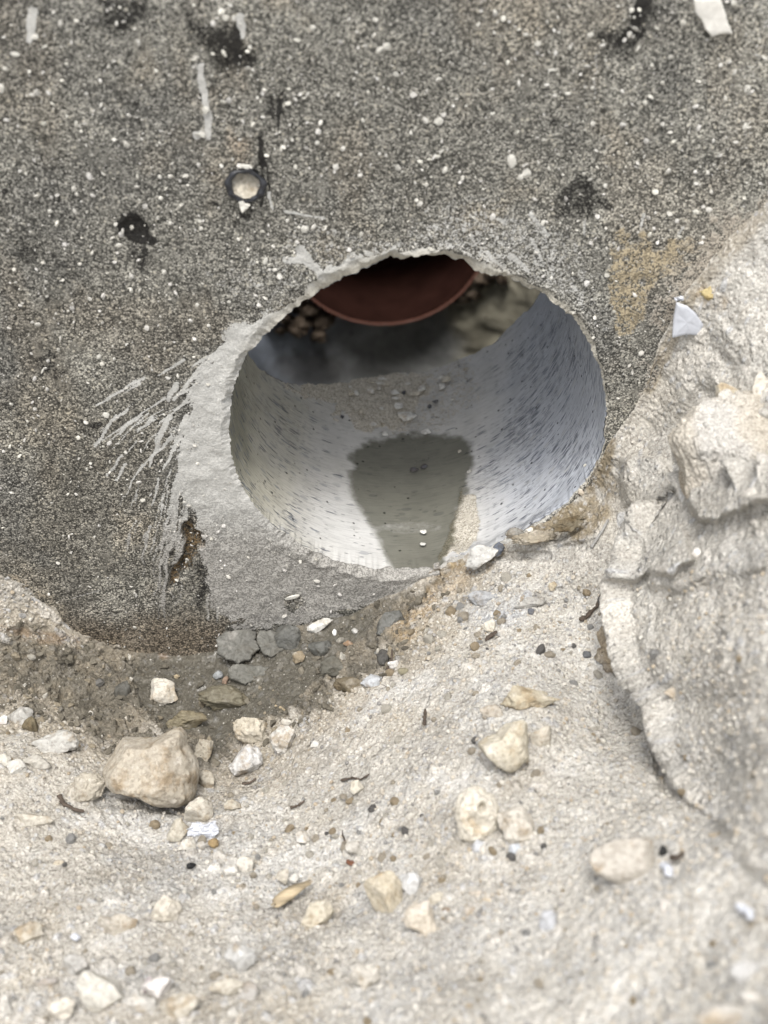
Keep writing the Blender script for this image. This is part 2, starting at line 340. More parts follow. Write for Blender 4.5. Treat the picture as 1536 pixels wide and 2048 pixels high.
def rays(u, v): return FW+RT*((u[..., None]-CU)/FPX)-UP*((v[..., None]-CV)/FPX)
def on_ground_a(u, v):
    D_ = rays(u, v); y = near_y(u, v); return CAM+D_*((y-CAM[1])/D_[..., 1])[..., None]
def on_ground(u, v): return on_ground_a(np.array([u*1.0]), np.array([v*1.0]))[0]
TOCAM = np.array([-.12, -.62, .775])
def lump_poly(u, v, poly, h, soft, wob): return h*ss(soft*.25, -soft, sdf_poly(u, v, poly)+wob*.7)*(1 if h < .03 else ss(1720, 1380, v-.25*(u-1350)))
SCULPT = [([(1246, 1100), (1262, 1040), (1300, 990), (1370, 960), (1480, 950), (1800, 900), (2100, 1250), (2100, 1800), (1640, 1740), (1470, 1680), (1380, 1610), (1345, 1560), (1318, 1490), (1312, 1410), (1268, 1360), (1244, 1300), (1236, 1190)], .040, 34, 0),
 ([(1240, 1125), (1262, 1050), (1310, 1020), (1370, 1060), (1390, 1120), (1350, 1156), (1300, 1148), (1262, 1168)], .016, 12, 1),
 ([(1290, 1172), (1330, 1090), (1420, 1060), (1560, 1050), (1600, 1090), (1540, 1140), (1440, 1162), (1375, 1190), (1320, 1186)], .011, 22, 1),
 ([(1222, 960), (1240, 912), (1280, 892), (1330, 900), (1350, 950), (1342, 1000), (1290, 1024), (1245, 1010)], .012, 20, 0),
 ([(1332, 900), (1350, 850), (1440, 790), (1640, 760), (1640, 985), (1560, 990), (1490, 1030), (1430, 1054), (1395, 1044), (1368, 1005), (1355, 950)], .020, 12, 1),
 ([(1415, 810), (1430, 760), (1500, 730), (1600, 740), (1600, 840), (1480, 860)], .012, 16, 1),
 ([(1310, 820), (1340, 740), (1390, 700), (1460, 690), (1460, 760), (1390, 810), (1340, 860)], .006, 40, 0),
 ([(1250, 1290), (1290, 1240), (1400, 1220), (1560, 1240), (1600, 1330), (1480, 1400), (1330, 1400), (1280, 1370)], .010, 60, 0),
 ([(1325, 1470), (1380, 1420), (1500, 1400), (1640, 1430), (1640, 1560), (1480, 1600), (1370, 1570)], .010, 60, 0),
 ([(1420, 1640), (1480, 1560), (1600, 1530), (1700, 1600), (1700, 1800), (1500, 1760)], .012, 34, 0),
 ([(1010, 1075), (1060, 1055), (1110, 1060), (1190, 1000), (1215, 1010), (1190, 1080), (1090, 1105), (1030, 1108)], .007, 16, 1),
 ([(930, 1160), (1000, 1140), (1100, 1130), (1180, 1110), (1170, 1170), (1090, 1200), (1000, 1190), (940, 1190)], .004, 26, 0),
 ([(180, 1600), (240, 1600), (420, 1612), (470, 1640), (400, 1690), (250, 1670), (160, 1640)], .005, 34, 0),
 ([(880, 1640), (940, 1560), (1100, 1590), (1130, 1700), (1000, 1760), (900, 1720)], .006, 50, 0),
 ([(1210, 1770), (1400, 1740), (1420, 1800), (1250, 1830)], .006, 40, 0),
 ([(940, 1420), (1000, 1380), (1120, 1370), (1150, 1440), (1100, 1520), (960, 1540)], .006, 40, 0),
 ([(-50, 1430), (90, 1450), (170, 1480), (160, 1560), (-50, 1570)], .005, 40, 0)]
def sculpt(u, v, P):
    n1_, n2_ = fbm(P, 24, 4, 501), fbm(P, 70, 3, 502); h = np.zeros(np.shape(u))
    for poly, hh, soft, wedge in SCULPT:
        g_ = 1.0
        if wedge: vv = [q_[1] for q_ in poly]; g_ = .15+.85*ss(min(vv)-10, min(vv)*.25+max(vv)*.75, v)
        h = h+lump_poly(u, v, poly, hh, soft, 12*n1_+8*n2_)*g_
    h = h+ss(1180, 1320, u+.1*(1200-v)+30*n1_)*(np.abs(fbm(P, 9, 2, 503))*.007-.002+np.maximum(fbm(P, 38, 2, 504)-.3, 0)*.005)
    h = h-.006*np.maximum(seg(u, v, 1300, 1400, 1330, 1560, 16), seg(u, v, 1225, 1300, 1275, 1380, 12))
    h = h-.005*seg(u, v, 1000, 1112, 1090, 1108, 9)-.004*seg(u, v, 1110, 1075, 1180, 1030, 8)-.006*seg(u, v, 200, 1602, 385, 1618, 12)-.014*seg(u, v, 1238, 1342, 1275, 1372, 11)
    return h
# colours of the soils
SAND, SAND_W, SAND_T = np.array([.415, .394, .352]), np.array([.47, .46, .435]), np.array([.365, .33, .27])
DAMP, MUD = np.array([.110, .098, .075]), np.array([.100, .093, .076])
WETPOLY = [(-80, 1262), (60, 1262), (150, 1290), (300, 1290), (450, 1280), (600, 1235), (800, 1170), (905, 1120), (905, 1160), (860, 1215), (800, 1300), (740, 1350), (660, 1410), (560, 1455), (500, 1480), (420, 1530), (380, 1520), (330, 1470), (210, 1500), (120, 1440), (0, 1410), (-80, 1400)]
MUDPOLY = [(255, 1345), (320, 1300), (450, 1290), (620, 1275), (690, 1235), (760, 1225), (740, 1275), (680, 1320), (650, 1360), (590, 1395), (530, 1440), (430, 1485), (330, 1450), (290, 1410)]
def soil_fields(P, fine=True):
    """colour and wetness of the soil at world points"""
    u, v, z = survey(P); nz = fbm(P, 28, 4, 3); nz2 = fbm(P, 90, 3, 31)
    c = np.broadcast_to(SAND, P.shape).copy()
    c = mixc(c, SAND_W, ss(-.2, .7, nz+0.5*nz2)*.8)
    c = mixc(c, SAND_T, ss(.15, .9, fbm(P, 22, 4, 77)+.25*nz2)*.65)
    c = mixc(c, np.array([.50, .482, .44]), ss(1000, 1400, u+0.25*(v-1000)+120*nz)*.6)
    c = c*(1+.16*np.clip(fbm(P, 38, 4, 611), -1, 1)-.10*ss(.1, .8, fbm(P, 12, 3, 612)))[..., None]
    left = ss(420, 0, u+80*nz)*ss(2000, 1300, v); c = mixc(c, np.array([.33, .295, .235]), left*.55)
    band = ss(60, 10, np.abs(sdf_poly(u+25*nz, v+25*nz2, WETPOLY)-20)); c = mixc(c, np.array([.30, .255, .185]), band*.45)
    wd = sdf_poly(u+32*nz, v+26*nz2, WETPOLY); wet = ss(20, -22, wd)
    md = sdf_poly(u+22*nz, v+20*nz2, MUDPOLY); mud = ss(14, -12, md)
    dampc = mixc(np.broadcast_to(DAMP, P.shape), np.array([.20, .17, .122]), ss(-.3, .7, nz2+.5*nz)*.75)
    c = c*(1-wet[..., None]*.9)+dampc*wet[..., None]*.9
    c = mixc(c, MUD, mud*.92)
    # rusty line where soil meets the wall, and brown earth under the lower right of the hole
    rust = np.maximum.reduce([seg(u, v, 330, 1300, 520, 1262, 16), seg(u, v, 0, 1262, 150, 1285, 14)*.6])*ss(-.5, .3, nz2); c = mixc(c, np.array([.20, .115, .055]), rust*.6)
    ed = np.maximum.reduce([seg(u, v, 905, 1125, 1000, 1100, 15), seg(u, v, 1080, 1055, 1200, 970, 30), seg(u, v, 1200, 960, 1222, 890, 16), seg(u, v, 1150, 1060, 1195, 1020, 22), seg(u, v, 1290, 790, 1400, 560, 14)*.7, seg(u, v, 1400, 560, 1520, 430, 22)*.5])
    c = mixc(c, np.array([.20, .155, .085]), ed*ss(-.6, .3, nz2+.4)*.75)
    tp = np.maximum.reduce([seg(u, v, 850, 1200, 810, 1260, 30), seg(u, v, 960, 1130, 860, 1180, 30)*.7, seg(u, v, 1410, 590, 1440, 600, 22)*.8]); c = mixc(c, np.array([.32, .235, .13]), tp*.65*ss(-.7, .3, nz2))
    gp = ss(1.1, .6, blob(u, v, 1000, 1215, 90, 30, -12))*.5+ss(1.1, .5, blob(u, v, 1010, 1235, 60, 22))*.4; c = mixc(c, np.array([.40, .41, .42]), gp)
    return c, wet, mud, u, v

def pebbled(x, y, cell, s, frac, amp):
    d, r = worley2(x, y, cell, s); on = r < frac; rad = 0.25+0.22*(r/frac)
    h = np.where(on, np.sqrt(np.maximum(1-(d/rad)**2, 0)), 0)
    return h*amp*cell, np.where(on & (d < rad), (r*977.0) % 1.0, -1)

def spaced(a, b, n, lo, hi, nlo, nhi):
    """fine spacing between a and b, growing outwards to lo and hi"""
    mid = np.linspace(a, b, n); st = (b-a)/(n-1)
    L = a-(np.geomspace(1, 1+(a-lo)/0.02, nlo+1)[1:]-1)*0.02 if nlo else np.zeros(0)
    R = b+(np.geomspace(1, 1+(hi-b)/0.02, nhi+1)[1:]-1)*0.02 if nhi else np.zeros(0)
    return np.concatenate([L[::-1], mid, R])
ug = spaced(-60/1000., 1600/1000., 860, -.55, 2.1, 14, 14)*1000
NV = 500
sg = np.concatenate([np.linspace(0, 1, NV-20), 1+np.linspace(0, .45, 21)[1:]**1.3])
cu_, cv_ = np.array(CONTACT, float).T
jagc = 7*fbm(np.c_[ug/55., 0*ug, 0*ug], 1, 4, 909)+3*fbm(np.c_[ug/9., 0*ug, 0*ug], 1, 2, 919)
jagc = jagc*np.where((ug > 880) & (ug < 1220), .35, 1)
vtop = np.interp(ug, cu_, cv_)+jagc
SU = np.repeat(ug[:, None], len(sg), 1); SV = vtop[:, None]+(2085-vtop[:, None])*(sg[None, :]**1.06)
P0 = on_ground_a(SU, SV)
su, sv = SU, SV
scol, swet, smud, _, _ = soil_fields(P0)
dep = (P0-CAM)@FW
QX = P0[..., 0]*1.0+.3*P0[..., 2]; _a = np.linalg.norm(np.diff(P0, axis=1), axis=-1); QY = np.concatenate([np.zeros((len(ug), 1)), np.cumsum(_a, 1)], 1); QY = QY-QY[:, NV-21:NV-20]
dPu = np.gradient(P0, axis=0); dPv = np.gradient(P0, axis=1); N0 = np.cross(dPv, dPu); N0 /= np.maximum(np.linalg.norm(N0, axis=-1, keepdims=True), 1e-12)
N0 = np.where(((CAM-P0)*N0).sum(-1, keepdims=True) < 0, -N0, N0)
dry_ = 1-swet; dis = fbm(P0, 16, 2, 5)*.0040+fbm(P0, 75, 4, 9)*.0026*(1-.75*dry_)+fbm(P0, 230, 3, 12)*.0007
nzc = fbm(P0, 16, 3, 41); crumb = ss(-.2, .8, nzc+.8*swet+.5*ss(900, 300, SU)*ss(1500, 1800, SV))
a0, i0 = pebbled(QX+.01, QY, .022, 45, .06, .20)
a1, i1 = pebbled(QX, QY, .0125, 50, .08, .30); a2, i2 = pebbled(QX+.003, QY, .0064, 60, .18, .36); a3, i3 = pebbled(QX, QY+.001, .0033, 70, .46, .44)
damp_rough = 1+.9*swet
peb = np.maximum.reduce([a0*(.3+.7*crumb), a1*(.4+.6*crumb)*damp_rough, a2*(.30+.70*crumb), a3*(.5+.5*crumb)])*(1-smud*.8)
a4, i4 = pebbled(QX+.002, QY+.001, .0021, 75, .62, .40); peb = np.maximum(peb, a4*(.3+.7*crumb)*(1-smud))
clodn = np.abs(fbm(P0, 48, 4, 66)); dis = dis+(clodn*.006-.002)*swet*(1-smud)
disp = dis*(1-smud*.85)+peb-smud*.003+smud*np.abs(fbm(P0, 50, 3, 88))*.0032
edge = ss(0, .025, sg)[None, :]
G = P0+N0*(disp*(.25+.75*edge))[..., None]
sc_h = sculpt(SU, SV, P0)*ss(0, .03, sg)[None, :]; sc_l = sum(lump_poly(SU, SV, q_[0], q_[1], q_[2], 8*fbm(P0, 14, 2, 601)) for q_ in SCULPT[:1])*ss(0, .03, sg)[None, :]
g0, g1 = np.gradient(sc_l, axis=0)/np.gradient(ug)[:, None], np.gradient(sc_l, axis=1)/np.maximum(np.gradient(SV, axis=1), 1e-6)
gm = np.maximum(np.hypot(g0, g1), 1e-9); st = ss(.0001, .0009, gm)*sc_l*.45
G = G-rays(SU, SV)*sc_h[..., None]+RT*(-g0/gm*st)[..., None]+UP*(g1/gm*st)[..., None]
G[:, 0, 1] = .004; G[..., 1] = np.minimum(G[..., 1], .004)
drop = ss(1.02, 1.45, sg)[None, :]*.10+(ss(-150, -520, ug)+ss(1720, 2080, ug))[:, None]*.10; G[..., 2] -= drop
pid = np.where(a3 > .0006, i3, -1); pid = np.where(a2 > .0007, i2, pid); pid = np.where(a1 > .001, i1, pid)
pc = np.stack([.43+.22*pid, .40+.22*pid, .35+.22*pid], -1); grey = (pid*7.3 % 1 > .7)[..., None]; pc = np.where(grey, np.stack([.36+.1*pid]*3, -1)*np.array([.97, 1, 1.05]), pc)
pm = np.where(pid >= 0, .5, 0)*(1-swet*.8); scol = mixc(scol, pc, pm)
me = mesh_from('ground', G.reshape(-1, 3), grid_faces(len(ug), len(sg))[:, ::-1])
color_attr(me, 'tint', scol); float_attr(me, 'wet', np.maximum(smud, swet*.35))
link('ground', me, M_SOIL, kind='structure')
def soil_index(u, v):
    i = int(np.clip(np.searchsorted(ug, u), 1, len(ug)-2)); j = int(np.clip(np.searchsorted(SV[i], v), 3, len(sg)-2)); return i, j
def on_soil(u, v): i, j = soil_index(u, v); return G[i, j].copy()
# the wider ground round the dug pit
X, Y = np.meshgrid(spaced(-.5, .6, 40, -30, 30, 30, 30), spaced(-.62, .004, 30, -30, .004, 30, 0), indexing='ij')
far = np.hypot(np.maximum(np.maximum(-.45-X, X-.5), 0), np.maximum(-.55-Y, 0)); Z_ = -.30+.52*ss(-.02, .9, far); P = np.stack([X, Y, Z_], -1); P[..., 2] += fbm(P, 4, 4, 3)*.03
me = mesh_from('outer_ground', P.reshape(-1, 3), grid_faces(X.shape[0], X.shape[1])); c_, _, _, _, _ = soil_fields(P); color_attr(me, 'tint', np.broadcast_to(SAND, P.shape)); float_attr(me, 'wet', 0*X); link('outer_ground', me, M_SOIL, kind='structure')
# ground behind and beside the manhole, so that the place goes on
def flat_sheet(name, x0, x1, y0, y1, z):
    X, Y = np.meshgrid(np.linspace(x0, x1, 50), np.linspace(y0, y1, 50), indexing='ij'); P = np.stack([X, Y, np.full_like(X, z)], -1); P[..., 2] += fbm(P, .7, 4, 2)*.04
    m = mesh_from(name, P.reshape(-1, 3), grid_faces(50, 50)); color_attr(m, 'tint', np.broadcast_to(SAND, P.shape)); float_attr(m, 'wet', np.zeros(X.shape)); link(name, m, M_SOIL, kind='structure')
flat_sheet('ground_beside_left', -30, -.56, 0, 30, .27); flat_sheet('ground_beside_right', .56, 30, 0, 30, .30); flat_sheet('ground_behind', -.56, .56, 1.12, 30, .29)

# ------------------------------------------------------------------ the concrete manhole
manhole = empty('concrete_manhole', (0, 0, -.3), label='grey rough concrete manhole wall with a large round hole cored through it', category='manhole')
def part(name, me, mat, parent=manhole, **kw):
    o = link(name, me, mat, parent, **kw); o.matrix_parent_inverse = Matrix.Translation(-parent.location); return o
RIM = [(850, 518), (800, 528), (755, 534), (720, 548), (690, 560), (650, 583), (620, 602), (580, 627), (545, 657), (515, 690), (497, 715), (475, 755), (462, 800), (458, 850), (462, 900), (472, 945), (490, 985), (515, 1020), (555, 1060), (600, 1090), (640, 1112), (690, 1130), (740, 1141), (800, 1146), (860, 1138), (905, 1128), (960, 1108), (1020, 1080), (1075, 1048), (1130, 1012), (1168, 970), (1192, 930), (1209, 880), (1213, 830), (1208, 780), (1196, 730), (1173, 682), (1142, 637), (1104, 603), (1065, 585), (1020, 567), (960, 545), (900, 527)]
rp = np.array([on_wall(*p) for p in RIM]); ra_ = np.arctan2(rp[:, 2], rp[:, 0]); rr_ = np.hypot(rp[:, 0], rp[:, 2]); o_ = np.argsort(ra_); ra_, rr_ = ra_[o_], rr_[o_]
def rim_r(th): return np.interp((th+np.pi) % (2*np.pi)-np.pi, np.r_[ra_-2*np.pi, ra_, ra_+2*np.pi], np.r_[rr_, rr_, rr_])
INN = [(497, 712), (520, 735), (545, 755), (575, 767), (600, 772), (640, 772), (680, 765), (740, 757), (800, 750), (850, 745), (900, 728), (940, 712), (980, 690), (1020, 655), (1050, 625), (1072, 597)]
ip = np.array([on_bore(*p) for p in INN]); ia = np.arctan2(ip[:, 2], ip[:, 0]); ia = np.where(ia > 1.2, ia-2*np.pi, ia); iy = ip[:, 1]; o_ = np.argsort(ia); ia, iy = ia[o_], iy[o_]
def end_y(th):
    t = np.where(th > ia[-1]+(2*np.pi-(ia[-1]-ia[0]))/2, th-2*np.pi, th)
    t = np.where(t < ia[0]-(2*np.pi-(ia[-1]-ia[0]))/2, t+2*np.pi, t)
    return np.interp(t, np.r_[ia[-1]-2*np.pi, ia, ia[0]+2*np.pi], np.r_[iy[-1], iy, iy[0]])
NT_ = 1440
th = np.linspace(-np.pi, np.pi, NT_, endpoint=False)+.0013
circ = np.stack([np.cos(th), np.sin(th), 0*th], -1)
jag = fbm(circ, 4, 2, 4)*.0006+fbm(circ, 60, 3, 14)*.0006+fbm(circ, 22, 2, 15)*.0004*ss(-.2, .5, np.sin(th))
def chip_depth(th):
    c = np.stack([np.cos(th), np.sin(th), 0*th], -1); top = ss(-.2, .7, np.sin(th)); bot = ss(-.3, -.9, np.sin(th))
    return (.0015+.0045*top+.003*bot)*(1+.8*fbm(c, 9, 4, 24))
cdp = np.clip(chip_depth(th)*.8, .0004, .012)
rim = rim_r(th)+jag-np.mean(jag)*0
# front face: rings from the rim outwards to a rectangle
WX0, WX1, WZ0, WZ1 = -.55, .55, -.64, .36
ca, sa = np.cos(th), np.sin(th)
with np.errstate(divide='ignore'):
    rb = np.minimum(np.where(ca > 0, WX1/ca, WX0/ca), np.where(sa > 0, WZ1/sa, WZ0/sa))
NS = 330
s = np.linspace(0, 1, NS)
rad_common = .12*0+.0008*np.arange(NS)*(1+0*s)+.0*s
prof = (s*.55+.45*s**2.2)
RR = rim[:, None]+(np.minimum(rb, 9)-rim)[:, None]*0
RV = np.minimum(rb, .37)[:, None]                          # dense part
k1 = int(NS*.93); sA = np.linspace(0, 1, k1)**1.12; sB = np.linspace(0, 1, NS-k1+1)[1:]
RR = np.concatenate([rim[:, None]+(RV-rim[:, None])*sA[None, :], RV+(rb[:, None]-RV)*sB[None, :]], 1)
WXg = RR*ca[:, None]; WZg = RR*sa[:, None]
Pw = np.stack([WXg, 0*WXg, WZg], -1)
u, v, _ = survey(Pw)
dr = RR-rim[:, None]
n1 = fbm(Pw, 30, 4, 200); n2 = fbm(Pw, 120, 3, 210); n3 = fbm(Pw, 9, 3, 220)
# chipped bevel at the rim
cw = (.0015+.0050*ss(.2, .9, np.sin(th))*(1+.6*fbm(circ, 6, 3, 33))+.003*ss(.2, .9, -np.cos(th))+.004*ss(-.5, -.9, np.sin(th)))[:, None]
cw = np.maximum(cw*(1+.35*n2), .001)
bev = np.clip(1-dr/cw, 0, 1)
Yw = bev**.8*cdp[:, None]*(1+.35*n2)
rimlip = np.exp(-((dr-cw)/.004)**2)*.0006
Yw = Yw-rimlip-n1*.0007-n3*.0012-n2*.00035
# gouge beside the slurry (brown hollow)
def noz(k): return k+0
hol = ss(1.15, .75, blob(u+10*n2*1.5, v, 378, 1098, 20, 58, 8)); Yw = Yw+hol*.007
hol2 = ss(1.15, .7, blob(u+8*n2, v, 352, 1150, 12, 34, 12)); Yw = Yw+hol2*.004
tarp = ss(1.15, .85, blob(u+8*n2, v+6*n1, 277, 470, 22, 34, -40)); Yw = Yw+tarp*.0015
SK = on_wall(491, 371); skr = np.hypot(WXg-SK[0], (WZg-SK[2])/.93)
# ---- surface maps of the wall
fall = ss(0, 1, n1*.5+.5)
tint = np.broadcast_to(np.array([.78, .77, .73]), Pw.shape).copy()
tint = mixc(tint, np.array([1.22, 1.22, 1.17]), ss(300, -80, v+60*n3+u*.1)*.45+ss(900, 1350, u+120*n3)*.35)
tint = mixc(tint, np.array([.66, .62, .55]), ss(600, 150, u+100*n3)*ss(500, 950, v+80*n1)*.55)
tint = mixc(tint, np.array([1.15, 1.05, .90]), ss(.35, 1.1, fbm(Pw, 26, 3, 300))*.5)
tint = mixc(tint, np.array([.58, .58, .57]), ss(.1, 1.0, fbm(Pw, 14, 4, 310))*.7); tint = mixc(tint, np.array([1.35, 1.33, 1.25]), ss(.2, 1.0, fbm(Pw, 19, 4, 330))*.55); tint = mixc(tint, np.array([.80, .66, .50]), ss(.35, 1., fbm(Pw*[1, 1, .5], 24, 4, 340))*.2)
pk = ss(.0, .8, fbm(Pw, 40, 3, 320))*ss(1.2, .5, blob(u, v, 450, 260, 60, 120))*.6; tint = mixc(tint, np.array([1.25, 1.05, .85]), pk)
# ochre soil smear to the right of the hole
och = ss(18, -14, sdf_poly(u+26*n1, v+26*n2, [(1208, 475), (1260, 468), (1330, 490), (1410, 470), (1440, 490), (1400, 540), (1340, 560), (1310, 620), (1290, 680), (1240, 660), (1215, 600)]))*ss(-.9, .2, n2+n1*.6+.35)
base_damp = ss(60, 0, v-(1180+0*u))*0
# damp brown strip above the soil at the left foot of the wall
foot = ss(95, 15, 1300-.00035*(u-330)**2-v+14*n1)*ss(560, 430, u)
tint = mixc(tint, np.array([.62, .47, .32]), foot*.55)
tint = mixc(tint, np.array([.45, .45, .42]), np.maximum(seg(u, v, 460, 1258, 720, 1226, 11), seg(u, v, 720, 1226, 905, 1135, 12))*.9)
slur = np.zeros(u.shape)
POLY = [(850, 495), (780, 502), (700, 520), (650, 545), (605, 588), (550, 625), (498, 662), (455, 705), (422, 750), (395, 800), (383, 870), (378, 930), (372, 1000), (395, 1060), (415, 1150), (440, 1215), (458, 1250), (560, 1246), (700, 1226), (790, 1190), (890, 1135), (800, 1100), (700, 1000), (500, 700), (700, 560), (860, 522)]
sd1 = sdf_poly(u+16*n1, v+14*n2, POLY); slur = ss(14, -10, sd1)
# bright ring hugging the rest of the rim
rw = np.interp(th, [-3.2, -1.2, -.6, 0, .35, .7, 1.0, 1.35, 1.6, 2.2, 2.6, 3.2], [.03, .006, .0006, .0006, .001, .004, .006, .007, .007, .011, .02, .03])[:, None]
ring = ss(1.25, .6, dr/(rw*(1+.5*n1))); slur = np.maximum(slur, ring*.95)
# streaks of splashed slurry
ST = [(440, 700, 345, 800, 9, 4), (450, 690, 385, 735, 5, 2), (350, 770, 335, 800, 9, 5), (400, 770, 355, 790, 5, 2), (410, 800, 370, 860, 16, 8), (385, 840, 350, 1010, 17, 9), (352, 1010, 345, 1085, 9, 3), (375, 835, 330, 940, 10, 3), (338, 835, 320, 880, 8, 7), (320, 880, 302, 935, 7, 3),
 (285, 755, 190, 810, 4, 3), (190, 890, 235, 830, 5, 3), (305, 840, 282, 862, 5, 3), (245, 912, 213, 952, 4, 3), (250, 930, 232, 962, 5, 3), (330, 795, 250, 850, 3, 2), (370, 720, 315, 750, 4, 2), (320, 960, 303, 1010, 4, 2), (365, 1080, 340, 1180, 3, 2), (345, 1060, 325, 1240, 3, 2), (372, 1040, 368, 1140, 5, 2), (330, 1100, 318, 1160, 2, 1),
 (430, 1150, 425, 1215, 9, 4), (418, 1190, 414, 1240, 3, 2), (435, 1200, 436, 1245, 3, 2),
 (400, 130, 419, 275, 8, 8), (395, 272, 406, 265, 12, 8), (570, 425, 650, 440, 4, 2), (600, 505, 640, 545, 16, 10), (570, 520, 620, 525, 9, 5), (660, 560, 700, 585, 10, 5), (480, 35, 486, 75, 12, 7), (60, 20, 62, 80, 14, 9),
 (1058, 425, 1095, 470, 5, 5), (1062, 480, 1085, 520, 5, 3), (1025, 515, 1060, 545, 7, 3), (1190, 110, 1192, 200, 3, 2), (1168, 440, 1170, 470, 3, 2), (1285, 430, 1280, 470, 5, 3), (1365, 455, 1340, 500, 4, 2), (995, 438, 1010, 448, 4, 3), (975, 505, 1010, 540, 5, 3), (150, 1195, 200, 1180, 2, 2), (535, 385, 545, 420, 4, 2)]
_r = np.random.default_rng(44)
for k in range(46):
    t_ = _r.random(); a_ = math.radians(150-58*t_+_r.normal()*5)      # direction turns from left to straight down
    x_, y_ = 400-30*t_-_r.random()*150*(1-.3*t_), 730+360*t_+_r.random()*60; L_ = 20+90*_r.random()**1.5
    ST.append((x_, y_, x_+L_*math.cos(a_), y_+L_*math.sin(a_), 1.5+4*_r.random()**2, 1.0))
for k in range(26):
    x_, y_ = 322+60*_r.random(), 960+190*_r.random(); a_ = math.radians(101+_r.normal()*3); L_ = 30+110*_r.random()
    ST.append((x_, y_, x_+L_*math.cos(a_), y_+L_*math.sin(a_), 1.6+2.4*_r.random()**2, 1.2))
for q in ST:
    m = seg(u+3.5*n2+2*n1, v+3*n1, *q[:4], q[4]*.9, q[5]*.9); slur = np.maximum(slur, m*.92)
dust = ss(1.5, .95, blob(u+30*n3, v+40*n1, 850, 830, 455, 385))*ss(620, 900, u)*ss(1320, 1150, u)
slur = np.maximum(slur, dust*.50)
dust2 = ss(1.25, .9, blob(u+40*n1, v+30*n1, 700, 560, 260, 85))*.42; slur = np.maximum(slur, dust2)
lowl = ss(1.0, .4, np.abs(sdf_poly(u, v, POLY)-15)/40)*.30*ss(600, 400, u); slur = np.maximum(slur, lowl)
slur = slur*(1-.55*ss(1.1, .7, blob(u+10*n2, v+10*n1, 590, 1205, 22, 20)))
slur = np.maximum(slur, .40*ss(.1, 1.0, fbm(Pw*[1, 1, .22], 34, 4, 350))*ss(-.6, .6, n3+.2))
slur = slur*(1-hol)*(1-hol2)
stint = np.broadcast_to(np.array([.49, .482, .452]), Pw.shape).copy()
stint = mixc(stint, np.array([.36, .345, .315]), ss(1010, 1110, v-.12*(u-450)+20*n1)*.85)
stint = mixc(stint, np.array([.50, .46, .37]), ss(.012, .001, dr)*.65*ss(-.5, .6, np.sin(th+.6))[:, None])
stint = mixc(stint, np.array([.40, .335, .225]), och)
slur = np.maximum(slur, och*.62)
leftbank = ss(16, -16, sdf_poly(u+24*n1, v+20*n2, [(-200, 1000), (0, 1140), (60, 1165), (115, 1210), (150, 1240), (120, 1300), (-200, 1300)])); slur = np.maximum(slur, leftbank*.6); stint = mixc(stint, np.array([.36, .31, .235]), leftbank)
rb2 = ss(50, -10, sdf_poly(u+30*n1, v+30*n2, [(1410, 480), (1600, 330), (1600, 900), (1290, 900), (1330, 640)])); slur = np.maximum(slur, rb2*.62); stint = mixc(stint, np.array([.42, .375, .31]), rb2)
tar = np.zeros(u.shape)
tw = 0
for q, a in [((445, 88, 52, 30, 10), .75), ((472, 95, 9, 42, 8), 1.0), ((450, 65, 14, 24, 0), .6), ((562, 210, 10, 34, 6), .75), ((548, 215, 30, 26, 0), .5), ((600, 215, 20, 12, 40), .45), ((277, 467, 22, 33, -38), 1.5), ((298, 485, 20, 9, 0), 1.3), ((258, 450, 14, 12, 0), 1.3), ((240, 8, 75, 40, 0), .66), ((1275, 45, 26, 60, 28), .8), ((1240, 75, 50, 26, -15), .55), ((1320, 40, 50, 30, 0), .5), ((1165, 390, 48, 40, 0), .68), ((1130, 408, 40, 24, 0), .5), ((97, 730, 22, 50, -20), .60), ((45, 508, 22, 8, -20), .62), ((8, 384, 9, 8, 0), .8), ((520, 310, 6, 38, 0), .85), ((524, 385, 4, 45, 0), .7), ((488, 420, 26, 14, 0), .6), ((285, 515, 20, 30, 0), .55), ((1115, 250, 20, 8, 0), .5), ((75, 505, 30, 50, 0), .36), ((425, 350, 12, 5, 0), .6), ((405, 1165, 14, 60, 8), .62), ((340, 1120, 9, 60, 10), .5), ((430, 408, 14, 4, 30), .6), ((520, 480, 5, 60, 0), .38), ((140, 540, 40, 60, 20), .33), ((40, 800, 70, 90, 0), .33), ((140, 930, 60, 80, 0), .34), ((190, 850, 16, 8, 0), .7)]:
    tar = np.maximum(tar, ss(1.6, .4, blob(u+min(q[2], q[3])/25*(16*n2+12*n1), v+min(q[2], q[3])/25*(22*n1+10*n2), *q))*a*.92)
for q, a in [((248, 448, 262, 456, 12, 10), 1.5), ((262, 452, 284, 482, 13, 11), 1.5), ((284, 483, 306, 488, 8, 4), 1.3), ((476, 55, 470, 122, 8, 3), 1.1), ((458, 100, 455, 160, 3, 1.5), .8), ((556, 200, 561, 262, 4, 2), 1.0), ((540, 190, 548, 240, 4, 2), .7), ((575, 195, 582, 215, 4, 2), .7), ((515, 278, 524, 330, 4, 5), 1.1), ((530, 330, 540, 400, 3, 2), .9), ((1285, 0, 1262, 60, 16, 10), 1.0), ((1262, 60, 1240, 85, 12, 8), .8), ((288, 500, 284, 545, 5, 2), .7)]:
    tar = np.maximum(tar, seg(u+5*n2, v+5*n1, *q)*a)
tar = np.maximum(tar, np.maximum(hol, hol2)*.36)
stint = mixc(stint, np.array([.22, .155, .085]), np.maximum(hol, hol2)); slur = np.maximum(slur, np.maximum(hol, hol2)*.55)
Yw = np.where(skr < .0100, .018, Yw)
Pw[..., 1] = Yw
me = mesh_from('wall_face', Pw.reshape(-1, 3), grid_faces(NT_, NS, True)[:, ::-1])
